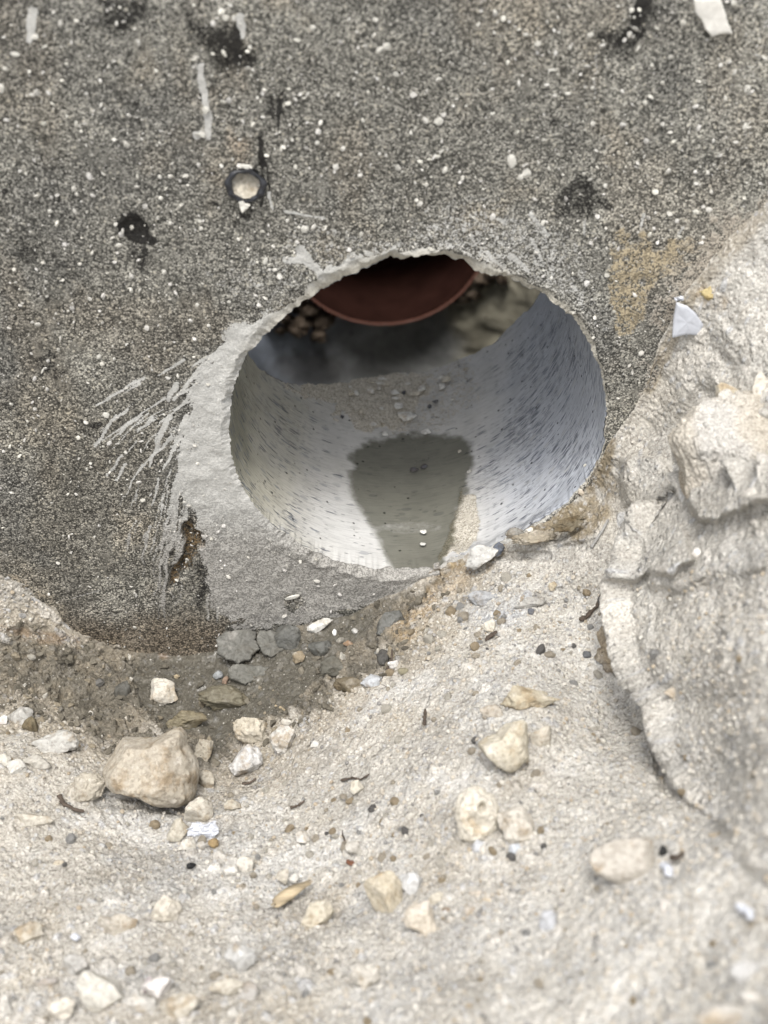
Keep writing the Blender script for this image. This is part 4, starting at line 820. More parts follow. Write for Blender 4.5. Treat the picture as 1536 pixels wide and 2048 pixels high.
 ('soil_crust', 'tan crust of soil overhanging a dark crack by the lower right rim', 'crust', 1075, 1078, 96, 30, (.30, .265, .205), 121, dict(tilt=8, fine=.18, grit=.08, n=5, lump=.3, thick=.5, y=-.020)),
 ('soil_crust', 'speckled grey crust leaning on the lower right rim', 'crust', 1024, 1068, 42, 24, (.27, .26, .235), 122, dict(fine=.16, grit=.08, thick=.5, y=-.012)),
 ('soil_clod', 'brown root bound clod below the right rim of the hole', 'clod', 1140, 1048, 66, 34, (.17, .145, .10), 123, dict(tilt=30, fine=.2, grit=.09, lump=.3, n=5, thick=.6, y=-.024)),
 ('pebble', 'small white pebble on the crust at the rim', 'pebble', 1060, 1060, 14, 10, (.62, .59, .52), 124, dict(y=-.034)),
 ('pebble', 'pale pebble caught between rim and soil', 'pebble', 1163, 985, 16, 16, (.54, .49, .41), 125, {}),
 ('stone', 'flat blue grey stone with crumbled edges below the hole', T, 962, 1196, 66, 32, (.33, .335, .34), 126, dict(fine=.08, cuts=9, depth=.7, n=5)),
 ('stone', 'long low grey stone right of the flat blue grey one', T, 1060, 1205, 70, 26, (.36, .35, .325), 127, dict(fine=.09, tilt=10, n=5)),
 ('stone', 'pale square stone above the small twig', T, 980, 1252, 26, 26, (.52, .49, .42), 128, {}),
 ('pebble', 'tan pebble right of the long low grey stone', 'pebble', 1106, 1174, 18, 20, (.44, .385, .29), 129, {}),
 ('pebble', 'dark pebble below the long low grey stone', 'pebble', 1062, 1222, 14, 14, (.10, .105, .12), 130, {}),
 ('pebble', 'dark grey pebble at the foot of the right bank slope', 'pebble', 1176, 1309, 18, 16, (.13, .135, .14), 131, {}),
 ('stone', 'yellow clod where the wall disappears into the soil at the right', T, 1424, 586, 46, 32, (.46, .38, .20), 132, dict(fine=.09, tilt=-30)),
 ('stone', 'cream pointed stone above the large pale clod', T, 1460, 792, 66, 52, (.55, .51, .42), 133, dict(tilt=-20, n=5)),
 ('stone', 'tan cracked clod right of the cream pointed stone', T, 1505, 830, 50, 50, (.46, .415, .33), 134, dict(fine=.05)),
 ('stone', 'pale lump at the right edge above the cream stone', T, 1525, 770, 40, 60, (.52, .49, .43), 135, dict(fine=.05)),
 ('pebble', 'small white pebble at the base of the right bank', 'pebble', 1325, 1506, 20, 18, (.62, .62, .62), 136, {}),
 ('pebble', 'pale pebble lodged on the left edge of the right bank', 'pebble', 1345, 1385, 32, 28, (.50, .455, .385), 137, dict(lift=.05)),
 ('pebble', 'white pebble embedded in the middle of the right bank', 'pebble', 1392, 1105, 18, 20, (.64, .62, .58), 138, dict(lift=.05)),
 ('pebble', 'dark brown hole filling pebble on the large pale clod', 'pebble', 1476, 957, 26, 13, (.14, .09, .06), 139, dict(lift=.3)),
 ('stone', 'tan mound stone above the wood splinter', T, 566, 1752, 26, 34, (.40, .355, .27), 140, {}),
 ('pebble', 'white pebble next to the tan mound stone', 'pebble', 586, 1758, 22, 20, (.50, .485, .44), 141, {}),
 ('pebble', 'brown soft lump on the left sand below the boulder', 'pebble', 118, 1728, 22, 14, (.33, .26, .15), 142, {}),
 ('pebble', 'beige lump below the boulder right of the beige stone', 'pebble', 462, 1612, 36, 28, (.38, .34, .255), 143, dict(fine=.07)),
 ('pebble', 'pale round pebble on the slope in the centre', 'pebble', 708, 1696, 34, 30, (.50, .475, .42), 144, {}),
 ('pebble', 'whitish buried pebble left of centre on the slope', 'pebble', 605, 1676, 30, 26, (.50, .485, .45), 145, {}),
 ('stone', 'cream stone flush with the sand under the thin twig', T, 713, 1575, 28, 30, (.48, .44, .34), 146, {}),
 ('pebble', 'white angular pebble on the dry edge right of the pale lumpy stone', 'pebble', 630, 1490, 22, 16, (.55, .54, .51), 147, {}),
 ('pebble', 'tan pebble floating at the left shore of the mud', 'pebble', 354, 1352, 12, 10, (.40, .33, .22), 148, {}),
 ('pebble', 'white sliver pebble in the damp soil left of the cream stone', 'pebble', 252, 1437, 18, 8, (.55, .51, .42), 149, dict(cuts=10, depth=.6)),
 ('pebble', 'pale shard in the damp soil nearer the left edge', 'pebble', 180, 1426, 14, 10, (.50, .47, .40), 150, dict(cuts=10, depth=.6)),
]
for nm, lab, cat, u_, v_, w0, h0, c0, sd0, kw in HERO: stone(nm, lab, cat, u_, v_, w0, h0, dusty(c0, .45) if min(c0) > .12 and 'mud' not in nm and v_ > 1400 else c0, sd0, **kw)
stone('stone', 'pale wedge shaped stone in the middle of the sandy slope', T, 1015, 1488, 106, 110, (.47, .43, .345), 51, n=6, cuts=10, depth=.75, outline=R18, fine=.02, lift=.2)

# cracked plates of grey mud against the wall foot
def plate(label, poly, y, thick, col, seed, mat=M_MUDST, name='mud_plate', cat='mud plate', slope=-.55):
    p = np.array(poly, float); c = p.mean(0); C = on_wall(c[0], c[1], y); N_ = np.array([0, slope, 1.0]); N_ /= np.linalg.norm(N_)
    def hit(q_): d_ = ray(*q_); t_ = ((C-CAM)@N_)/(d_@N_); return CAM+d_*t_-C
    X_ = np.array([1., 0, 0]); Y_ = np.cross(N_, X_); W3 = np.array([hit(q_) for q_ in p]); L = np.stack([W3@X_, W3@Y_], -1)
    pts_ = []
    for k in range(len(L)):
        for t_ in np.linspace(0, 1, 12, endpoint=False): pts_.append(L[k]+(L[(k+1) % len(L)]-L[k])*t_)
    pts_ = np.array(pts_); n = len(pts_); sz = np.abs(pts_).max(); a3_ = np.c_[pts_/sz, np.zeros(n)]+seed
    pts_ = pts_*(1+.07*fbm(a3_, 3, 2, seed)+.045*fbm(a3_, 14, 3, seed+1))[:, None]
    V = []
    for f, h in [(.97, -thick), (1.0, -.3*thick), (.985, 0), (.9, .12*thick), (.7, .1*thick), (.45, 0), (.2, .05*thick), (.01, .1*thick)]:
        q_ = pts_*f; hh = h+thick*.45*fbm(np.c_[q_/sz, np.zeros(n)]+seed, 2.2, 4, seed+2)*(h > -thick*.5); V.append(q_[:, :1]*X_+q_[:, 1:]*Y_+hh[:, None]*N_)
    V = np.array(V).transpose(1, 0, 2)
    me = mesh_from(name, V.reshape(-1, 3), grid_faces(n, V.shape[1], True)); o = link(name, me, mat); o.location = C; o.color = tuple(col)+(1,); o['label'] = label; o['category'] = cat
plate('wide grey mud plate with a cracked lower edge against the wall foot', [(432, 1276), (450, 1262), (490, 1256), (516, 1262), (508, 1280), (520, 1296), (500, 1316), (476, 1326), (452, 1318), (436, 1306)], -.012, .0045, (.130, .127, .112), 201)
plate('thin grey mud plate right of the wide cracked plate', [(518, 1262), (548, 1260), (572, 1276), (566, 1300), (545, 1314), (524, 1308), (512, 1284)], -.012, .004, (.135, .132, .116), 202)
plate('lower dark mud plate with a layered edge below the two others', [(452, 1336), (482, 1326), (520, 1330), (556, 1338), (560, 1356), (530, 1378), (508, 1362), (490, 1370), (462, 1356)], -.032, .006, (.13, .127, .11), 203)
plate('small curled mud plate in the wet corner under the white flake', [(690, 1280), (720, 1272), (738, 1292), (722, 1312), (700, 1308), (686, 1298)], -.020, .005, (.14, .135, .115), 204)
plate('ragged mud plate stretching below the thin plate towards the puddle', [(556, 1322), (590, 1330), (606, 1352), (596, 1380), (570, 1388), (560, 1362), (548, 1344)], -.036, .005, (.15, .14, .118), 205)

# ------------------------------------------------------------------ flat shards, papers and plastic
def shard(name, label, cat, poly, y, thick, mat, seed=0, bend=0.0, parent=None, toward=None, subd=22, jag_=.02):
    """an irregular flat piece with real thickness; its edge follows the poly"""
    p = np.array(poly, float); c = p.mean(0); n = 72
    W3 = [on_wall(q_[0], q_[1], y) if toward is None else toward(q_[0], q_[1]) for q_ in p]; C = np.mean(W3, 0)
    Wp = np.array(W3)-C; m_ = len(Wp); pts = []
    for i in range(m_):
        A, B_ = Wp[i], Wp[(i+1) % m_]
        for t in np.linspace(0, 1, max(2, n//m_), endpoint=False): pts.append(A+(B_-A)*t)
    pts = np.array(pts); n = len(pts); sz = np.abs(pts).max(); pts = pts*(1+jag_*fbm(pts/sz+seed, 4, 3, seed))[:, None]
    nrm = np.linalg.svd(pts)[2][2]; nrm = nrm if nrm@(CAM-C) > 0 else -nrm
    rings = []
    for f, h in [(1.0, -thick), (1.0, 0), (.985, .15*thick), (.8, .2*thick), (.55, .2*thick), (.3, .2*thick), (.01, .2*thick)]:
        q_ = pts*f; e = q_[:, 0]/sz; bb = bend*sz*(e**2) if bend else 0
        rings.append(q_+nrm*(h+np.reshape(bb+thick*.35*fbm(q_/sz+seed, 2.5, 3, seed+2), (-1, 1)) if True else 0))
    V = np.array(rings).transpose(1, 0, 2); me = mesh_from(name, V.reshape(-1, 3), grid_faces(n, len(rings), True)); o = link(name, me, mat, parent)
    o.location = C if parent is None else C-np.array(parent.location)
    if parent is None: o['label'] = label; o['category'] = cat
    o.color = (.6, .58, .52, 1)
    return o
shard('paint_flake', 'large white peeling flake stuck near the top right corner of the wall', 'flake', [(1387, -4), (1440, -6), (1450, 22), (1456, 48), (1466, 66), (1437, 68), (1424, 74), (1410, 58), (1403, 40), (1390, 25)], -.003, .0016, M_PAINT, 5, .05)
shard('plastic_shard', 'white fan shaped plastic shard standing between wall and soil', 'shard', [(1354, 607), (1375, 614), (1392, 628), (1408, 652), (1396, 671), (1368, 670), (1345, 676), (1348, 640)], -.012, .0014, M_WHITE, 3, -.12, jag_=.006)
def curl(name, label, cat, pts_, y, r, mat, seed=0, taper=.4, toward=None, lift=0):
    """a thin round piece along surveyed points"""
    Wp = np.array([(on_wall(*p_, y) if toward is None else toward(*p_)) for p_ in pts_]); Wp[:, 2] += lift; C = Wp[0].copy(); Wp = Wp-C; n = 26; k = np.linspace(0, len(Wp)-1, n)
    Q = np.stack([np.interp(k, range(len(Wp)), Wp[:, i]) for i in range(3)], -1); Q += fbm(Q*0+k[:, None]*.35+seed, 1.0, 3, seed)[:, None]*r*.7; m = 9
    V = []
    for i in range(n):
        T_ = Q[min(i+1, n-1)]-Q[max(i-1, 0)]; T_ /= np.linalg.norm(T_); A = np.cross(T_, [0.31, .2, .9]); A /= np.linalg.norm(A); B_ = np.cross(T_, A); t = np.linspace(0, 2*np.pi, m, endpoint=False)
        rr = r*(1-taper*(i/(n-1)))*(.15 if i in (0, n-1) else 1)*(1+.35*fbm(np.array([[i*.31+seed, 1., 2.]]), 2, 2, seed)[0])
        V.append(Q[i]+rr*(np.cos(t)[:, None]*A*(1+.3*np.sin(seed))+np.sin(t)[:, None]*B_*.75))
    V = np.array(V); me = mesh_from(name, V.reshape(-1, 3), np.array([[i*m+j, (i+1)*m+j, (i+1)*m+(j+1) % m, i*m+(j+1) % m] for i in range(n-1) for j in range(m)]))
    o = link(name, me, mat); o.location = C; o['label'] = label; o['category'] = cat; return o
og = on_soil
curl('plastic_curl', 'small white curled scrap above the fan shaped shard', 'scrap', [(1348, 601), (1356, 598), (1363, 594), (1369, 586)], -.006, .0016, M_WHITE, 2, .2)
curl('twig', 'dark broken twig leaning on the right bank slope', 'twig', [(1154, 1243), (1168, 1240), (1180, 1222), (1192, 1212), (1196, 1196), (1201, 1184)], 0, .0022, M_TWIG, 4, .6, og, .003)
curl('twig', 'grey stick pressed upright in the soil right of the hole', 'twig', [(1172, 1102), (1184, 1085), (1196, 1060), (1206, 1040)], 0, .0013, M_CONC, 6, .3, og, .003)
curl('twig', 'short dark twig under the pale square stone', 'twig', [(968, 1279), (980, 1273), (994, 1264)], 0, .0014, M_TWIG, 8, .3, og, .002)
curl('twig', 'thin forked twig lying on the open slope', 'twig', [(676, 1562), (700, 1554), (716, 1555), (737, 1549)], 0, .0010, M_TWIG, 9, .4, og, .002)
curl('twig', 'brown root standing at the right tip of the mud', 'twig', [(772, 1346), (780, 1325), (786, 1304)], 0, .0012, M_TWIG, 10, .4, og, .004)
curl('twig', 'small tan root curl in the right part of the mud', 'twig', [(548, 1408), (558, 1414), (570, 1420)], 0, .0011, M_WOOD, 11, .3, og, .002)
curl('twig', 'dark twig behind the taupe stone at the right', 'twig', [(1334, 1726), (1348, 1728), (1364, 1724)], 0, .0017, M_TWIG, 12, .3, og, .006)
curl('twig', 'dark speck twig half buried left below the boulder', 'twig', [(118, 1592), (128, 1608), (150, 1618), (172, 1622)], 0, .0016, M_TWIG, 13, .4, og, .003)
curl('twig', 'thin dry stem beside the ochre stones below the boulder', 'twig', [(480, 1560), (496, 1556), (510, 1550)], 0, .0010, M_TWIG, 15, .4, og, .002)
curl('twig', 'short upright splinter casting a small shadow on the slope', 'twig', [(853, 1462), (853, 1447), (851, 1434)], 0, .0016, M_TWIG, 16, .5, og, .005)
curl('twig', 'tiny spike shaped stem in the middle of the slope', 'twig', [(686, 1679), (682, 1668), (679, 1661)], 0, .0010, M_TWIG, 17, .6, og, .003)
curl('twig', 'small dark twig left of the lower slope centre', 'twig', [(578, 1611), (592, 1608), (606, 1598)], 0, .0013, M_TWIG, 18, .5, og, .002)
curl('dry_leaf', 'tiny curled red brown leaf on the slope', 'leaf', [(690, 1720), (698, 1727), (704, 1722)], 0, .0016, M_LEAF, 19, .3, og, .003)
curl('plastic_sliver', 'thin white sliver in the blurred sand at the right edge', 'sliver', [(1487, 1822), (1494, 1836), (1502, 1850)], 0, .0020, M_WHITE, 20, .3, og, .005)
curl('plastic_sliver', 'white chip below the dark fragment behind the taupe stone', 'sliver', [(1330, 1732), (1334, 1745), (1340, 1754)], 0, .0022, M_WHITE, 21, .3, og, .004)
curl('fallen_chip', 'small white lath like chip in the lower left sand', 'sliver', [(152, 1876), (158, 1884)], 0, .0019, M_WHITE, 22, .1, og, .003)
stone('tar_fragment', 'small black angular fragment on the sand below the boulder', 'fragment', 381, 1732, 20, 13, (.012, .012, .012), 151, mat=M_BLACK, cuts=10, depth=.6)
stone('tar_fragment', 'black fragment touching the right end of the taupe stone', 'fragment', 1326, 1700, 18, 24, (.012, .012, .012), 152, mat=M_BLACK, cuts=8, depth=.6)
stone('tar_fragment', 'dark reddish fragment at the very bottom edge', 'fragment', 960, 2042, 22, 16, (.07, .035, .03), 153, mat=M_LEAF)
stone('shell_fragment', 'white angular shell fragment with a purple edge in the bottom foreground', 'fragment', 315, 1976, 60, 46, (.60, .57, .54), 154, cuts=12, depth=.5, n=5, mat=M_SMOOTH)
stone('shell_fragment', 'purple grey edge piece standing against the white shell fragment', 'fragment', 294, 1972, 16, 40, (.30, .25, .26), 155, cuts=6, tilt=-20)
stone('shell_fragment', 'white shard at the left edge beside the grey chunk', 'fragment', 4, 1440, 24, 22, (.58, .56, .52), 156, cuts=10, depth=.55)
# wood splinter: a split piece with a flat torn face
def splinter():
    A, B_ = og(545, 1808), og(618, 1768); A[2] += .005; B_[2] += .007; L = B_-A; n, m = 30, 14; V = []
    X_ = L/np.linalg.norm(L); Y_ = np.cross([0, 0, 1], X_); Y_ /= np.linalg.norm(Y_); Z_v = np.cross(X_, Y_)
    for i in range(n):
        t = i/(n-1); wd = .0042*(1-.35*t)*(.55+.45*math.sin(math.pi*min(max(t*1.15+.05, 0), 1)))*(1 if 0 < i < n-1 else .3)
        a = np.linspace(0, 2*np.pi, m, endpoint=False); ridge = 1+.16*np.sign(np.sin(a*5))+.06*np.sin(a*9+t*4)
        V.append(A+L*t+np.outer(np.cos(a)*ridge*wd, Y_)+np.outer(np.sin(a)*ridge*wd*.6+.0022*math.sin(t*2.6), Z_v)+X_*(.0022*np.sin(a*3)[:, None] if i in (0, n-1) else 0))
    V = np.array(V); C = A.copy(); me = mesh_from('wood_splinter', (V-C).reshape(-1, 3), np.array([[i*m+j, (i+1)*m+j, (i+1)*m+(j+1) % m, i*m+(j+1) % m] for i in range(n-1) for j in range(m)]+[[0, 1, 2, 3]]))
    o = link('wood_splinter', me, M_WOOD); o.location = C; o['label'] = 'tan split wood splinter lying across the sand in the foreground'; o['category'] = 'splinter'
splinter()
# crumpled white film
def film():
    C, d = place_pt(408, 1662, 30); n = 40; a = np.linspace(-1, 1, n); X_, Y_ = np.meshgrid(a, a, indexing='ij'); P = np.stack([X_, Y_, 0*X_], -1)
    Zf = np.abs(fbm(P+3, 1.6, 4, 77))*1.1+.35*(1-X_**2)*(1-Y_**2); S_ = 27/FPX*d
    V = np.stack([X_*S_*(1+.25*fbm(P, 1.2, 2, 5)), Y_*S_*.6*(1+.3*fbm(P+9, 1.2, 2, 6)), Zf*S_*.30-.15*S_], -1)@Bm
    me = mesh_from('plastic_film', V.reshape(-1, 3), grid_faces(n, n)); o = link('plastic_film', me, M_WHITE); o.location = C
    md = o.modifiers.new('thickness', 'SOLIDIFY'); md.thickness = .0004
    o['label'] = 'crumpled scrap of white plastic film below the beige stone'; o['category'] = 'plastic film'
film()

# ------------------------------------------------------------------ plastic socket set in the wall, with mortar inside
sk = empty('cast_in_socket', tuple(on_wall(491, 371, 0)), label='round black plastic socket cast into the wall, its mouth packed with pale mortar', category='socket')
def socket_parts():
    R0 = .0108; n, m = 96, 12; t = np.linspace(0, 2*np.pi, n, endpoint=False); V = []
    for tt in t:
        w_ = 1+.035*math.sin(3*tt+1)+.02*math.sin(7*tt); a = np.linspace(0, 2*np.pi, m, endpoint=False); r = R0*w_
        th_ = .0016*(1+.35*math.sin(2*tt+2)+.15*math.sin(9*tt)); dr_ = np.cos(a)*th_; dy = -np.sin(a)*th_*.9
        V.append(np.stack([(r-.0010+dr_)*math.cos(tt), dy-.0008, (r-.0010+dr_)*math.sin(tt)*.93], -1))
    V = np.array(V); F = np.array([[i*m+j, ((i+1) % n)*m+j, ((i+1) % n)*m+(j+1) % m, i*m+(j+1) % m] for i in range(n) for j in range(m)])
    link('ring', mesh_from('ring', V.reshape(-1, 3), F), M_RUBBER, sk)
    lathe('throat', [(R0-.0022, -.0002), (R0-.0026, .004), (R0-.0030, .012)], 64, M_RUBBER, sk)
    # mortar plug: a sloping fill, deep at the top and flush at the bottom
    n2_, m2_ = 48, 22; tt = np.linspace(0, 2*np.pi, n2_, endpoint=False); q_ = np.linspace(0, 1, m2_); T2, Q2 = np.meshgrid(tt, q_, indexing='ij'); X_ = (R0-.0026)*Q2*np.cos(T2); Z2 = (R0-.0026)*Q2*np.sin(T2)*.93
    Y2 = -.0006+.0085*ss(-.006, .009, Z2); P = np.stack([X_, Y2, Z2], -1); P[..., 1] += fbm(P, 260, 3, 4)*.0008
    o = link('mortar_plug', mesh_from('mortar_plug', P.reshape(-1, 3), grid_faces(n2_, m2_, True)[:, ::-1]), M_STONE, sk); o.color = (.50, .455, .37, 1)
    for poly, mt, lb in [([(477, 404), (485, 401), (490, 408), (500, 411), (494, 419), (484, 426), (480, 416)], M_CHIP, 'mortar_flake'), ([(464, 387), (472, 391), (488, 400), (482, 407), (470, 398)], M_RUBBER, 'torn_lip'), ([(486, 340), (500, 338), (512, 346), (515, 352), (508, 353), (498, 347)], M_RUBBER, 'torn_lip'), ([(482, 330), (498, 331), (505, 336), (492, 338), (480, 335)], M_CHIP, 'mortar_flake')]:
        shard(lb, '', '', poly, -.0034, .0012, mt, 7, parent=sk)
socket_parts()

# pale chips and shells showing in the wall (parts of it)
WCH = [(878, 242, 20, 15), (1023, 322, 20, 28), (1053, 347, 21, 20), (1041, 354, 12, 12), (212, 831, 16, 14), (760, 100, 18, 10), (773, 92, 16, 14), (1490, 253, 13, 13), (1495, 177, 16, 16), (30, 108, 20, 10), (70, 75, 18, 12), (2, 178, 16, 18), (635, 286, 10, 9), (312, 142, 8, 8), (240, 15, 8, 6), (625, 55, 12, 10), (1210, 372, 10, 10), (190, 1073, 14, 9), (1052, 69, 12, 7), (990, 24, 10, 7), (1140, 95, 9, 9), (1185, 175, 8, 8), (1304, 131, 8, 8), (575, 442, 9, 8), (610, 458, 17, 14), (598, 455, 7, 6), (400, 443, 9, 8), (340, 446, 9, 8), (405, 270, 16, 14), (320, 354, 9, 9), (100, 422, 9, 8), (402, 457, 8, 8), (328, 544, 11, 11), (531, 521, 9, 17), (550, 540, 12, 8), (985, 228, 12, 5), (395, 610, 9, 8), (500, 95, 9, 9), (1156, 442, 6, 6), (584, 1194, 34, 10), (634, 1163, 16, 8), (1404, 586, 10, 10), (1105, 140, 20, 5), (890, 340, 10, 14), (880, 158, 8, 6), (1170, 930, 6, 8)]
chip_base = {}
def chips():
    for k in range(6):
        P, F = rock_shape(2, 900+k, 6, .7, .12, .03, 0); P = P*[1, .35, 1]; me = mesh_from('chip', P, F, False); me.materials.append(M_CHIP); chip_base[k] = me
    for i, (u_, v_, w0, h0) in enumerate(WCH):
        C = on_wall(u_, v_, -.0005); d = (C-CAM)@FW; o = link('chip', chip_base[i % 6], None, manhole); o.matrix_parent_inverse = Matrix.Translation(-manhole.location)
        o.location = C; o.scale = (w0/2/FPX*d, .0016+.00006*w0, h0/2/FPX*d*1.2); o.rotation_euler = (0, (i*1.7) % 1.2-.6, 0)
chips()
USED = set()
def scatter_mesh(name, pts, rad, cols, mat, parent=None, flat=1.0, tri=1, rugged=False, **kw):
    Vs, Fs, Cs = [], [], []; base = [rock_shape(tri, 700+k, 9, .55, .30, .16, .05) if rugged else rock_shape(tri, 700+k, 5, .75, .12, .04, 0) for k in range(10)]; r = np.random.default_rng(5); off_ = 0
    for i, (p_, q_) in enumerate(zip(pts, rad)):
        P, F = base[i % 10]; A = r.normal(size=(3, 3)); Qm, _ = np.linalg.qr(A); s_ = q_*np.array([1, .7+.4*r.random(), (.55+.4*r.random())*flat]); V = (P*s_)@Qm.T+p_
        Vs.append(V); Fs.append(F+off_); off_ += len(V); Cs.append(np.broadcast_to(cols[i], V.shape))
    me = mesh_from(name, np.concatenate(Vs), np.concatenate(Fs), False); color_attr(me, 'tint', np.concatenate(Cs)); return link(name, me, mat, parent, **kw)
# aggregate grains standing out of the wall: small, many
r = np.random.default_rng(11); pts = []; rad = []; cols = []
while len(pts) < 2300:
    u_, v_ = r.random()*1536, r.random()*1300
    if blob(u_, v_, 836, 833, 392, 335) < 1: continue
    p_ = on_wall(u_, v_, -.0002)
    if v_ > np.interp(u_, cu_, cv_)-4: continue
    pts.append(p_); rad.append(.0006+.0020*r.random()**4); c_ = .36+.22*r.random(); cols.append([c_, c_*.97, c_*(.86+.06*r.random())])
o = scatter_mesh('aggregate', pts, rad, cols, M_GRIT, manhole, .6, kind='stuff'); o.matrix_parent_inverse = Matrix.Translation(-manhole.location)

# debris inside the bore
def on_b(u_, v_): return on_bore(u_, v_, .1235)
DEB = [(700, 790, 13, 12), (712, 789, 12, 11), (741, 786, 15, 11), (745, 780, 14, 9), (757, 779, 10, 10), (760, 770, 22, 9), (775, 770, 12, 9), (790, 789, 18, 12), (791, 799, 14, 9), (720, 824, 14, 9), (684, 836, 8, 8), (745, 851, 16, 9), (765, 852, 9, 9), (764, 820, 10, 8), (797, 816, 24, 14), (828, 790, 22, 12), (843, 782, 18, 16), (884, 776, 15, 12), (892, 764, 20, 14), (872, 806, 12, 10), (885, 757, 16, 8), (860, 815, 9, 9), (854, 866, 20, 13), (812, 838, 40, 20), (930, 740, 12, 6), (770, 870, 14, 10), (848, 936, 13, 11), (828, 942, 15, 10), (846, 1066, 13, 10), (846, 1090, 10, 8), (808, 788, 8, 10), (700, 776, 9, 7), (905, 800, 8, 6), (920, 905, 8, 8), (940, 945, 9, 8), (765, 760, 18, 7), (740, 765, 16, 6), (815, 770, 12, 7)]
for i, (u_, v_, w0, h0) in enumerate(DEB):
    C = on_b(u_, v_); d = (C-CAM)@FW
    P, F = rock_shape(3, 400+i, 8, .62, .15, .08, .03); nn = np.array([-C[0], 0, -C[2]]); nn /= np.linalg.norm(nn)
    Q = P*[w0/2/FPX*d*1.15, h0/2/FPX*d*1.5, min(w0, h0)/2/FPX*d*.55]
    X_ = np.cross([0, 1, 0], nn); X_ = -X_ if X_[0] < 0 else X_
    o = link('concrete_flake', mesh_from('concrete_flake', Q@np.stack([X_, [0, 1, 0], nn]), F, True), M_STONE); o.location = C+nn*min(w0, h0)/FPX*d*.12
    dk = i in (10, 30, 21, 26, 27, 19); o.color = (.10, .10, .11, 1) if dk else ((.66, .65, .61, 1) if i % 3 else (.54, .50, .42, 1))
    o['category'] = 'debris'; o['group'] = 'broken concrete bits lying in the round hole'
    o.location = C+nn*min(w0, h0)/FPX*d*.38
    special = {23: 'largest jagged concrete flake lying in the round hole', 22: 'tan pebble on the upper edge of the dark water stain', 26: 'dark pebble in the middle of the water stain', 27: 'flat dark pebble beside the middle one on the water stain', 28: 'small pebble low in the water stain', 10: 'tan grain beside the stained strip in the hole'}
    o['label'] = special.get(i, 'small concrete bit %s in the hole' % (('on the inner lip' if v_ < 780 else 'in the middle of the sandy patch' if v_ < 830 else 'above the water stain' if v_ < 880 else 'on the water stain')+(', left side' if u_ < 748 else ', right side' if u_ > 835 else ', centre')))
    if i in special: del o['group']
# mortar crumbs clinging under the pipe, inside the chamber
def on_far(u_, v_, back=0):
    d = ray(u_, v_); a_ = d[0]**2+d[1]**2; b_ = 2*((CAM[0]-CCX)*d[0]+(CAM[1]-CCY)*d[1]); c_ = (CAM[0]-CCX)**2+(CAM[1]-CCY)**2-(CR-back)**2; t = (-b_+math.sqrt(b_*b_-4*a_*c_))/(2*a_); return CAM+d*t
LUMP = [(560, 630, 44, 26), (592, 650, 44, 38), (642, 640, 46, 40), (636, 672, 28, 30), (575, 600, 50, 30), (610, 618, 44, 30), (560, 662, 22, 16), (540, 640, 24, 18), (600, 590, 40, 26), (660, 625, 30, 24), (965, 560, 36, 30), (985, 548, 36, 24), (945, 590, 30, 18), (925, 603, 26, 14), (1005, 560, 24, 20)]
for i, (u_, v_, w0, h0) in enumerate(LUMP):
    C = on_far(u_, v_, .008); d = (C-CAM)@FW; P, F = rock_shape(5, 800+i, 5, .8, .30, .24, .14); o = link('mortar_lump', mesh_from('mortar_lump', (P*[w0/2/FPX*d, h0/2/FPX*d, .012])@Bm, F), M_ROOT); o.location = C
    o['category'] = 'mortar'; o['group'] = 'mortar lumps round the brown pipe'; o['label'] = 'crumbly brown mortar lump left of the brown pipe inside the manhole' if u_ < 800 else 'crumbly brown mortar lump right of the brown pipe inside the manhole'
    o['label'] = ['crumbly mortar lump at the far left under the rim, inside the manhole', 'broad mortar lump left of centre in the clump beside the brown pipe', 'largest mortar lump of the clump touching the brown pipe', 'hanging mortar lump, lowest of the clump left of the brown pipe', 'mortar lump tucked under the hole rim above the clump', 'mortar lump against the left edge of the brown pipe', 'small mortar crumb below the far left lump', 'leftmost small mortar crumb inside the manhole', 'topmost mortar lump left of the brown pipe', 'mortar lump squeezed between the clump and the pipe edge', 'mortar lump beside the right edge of the brown pipe', 'topmost mortar lump right of the brown pipe', 'mortar lump low on the right edge of the brown pipe', 'small mortar crumb, lowest at the right of the brown pipe', 'mortar lump furthest right of the brown pipe'][i]
    o['group'] += ', left side' if u_ < 800 else ', right side'

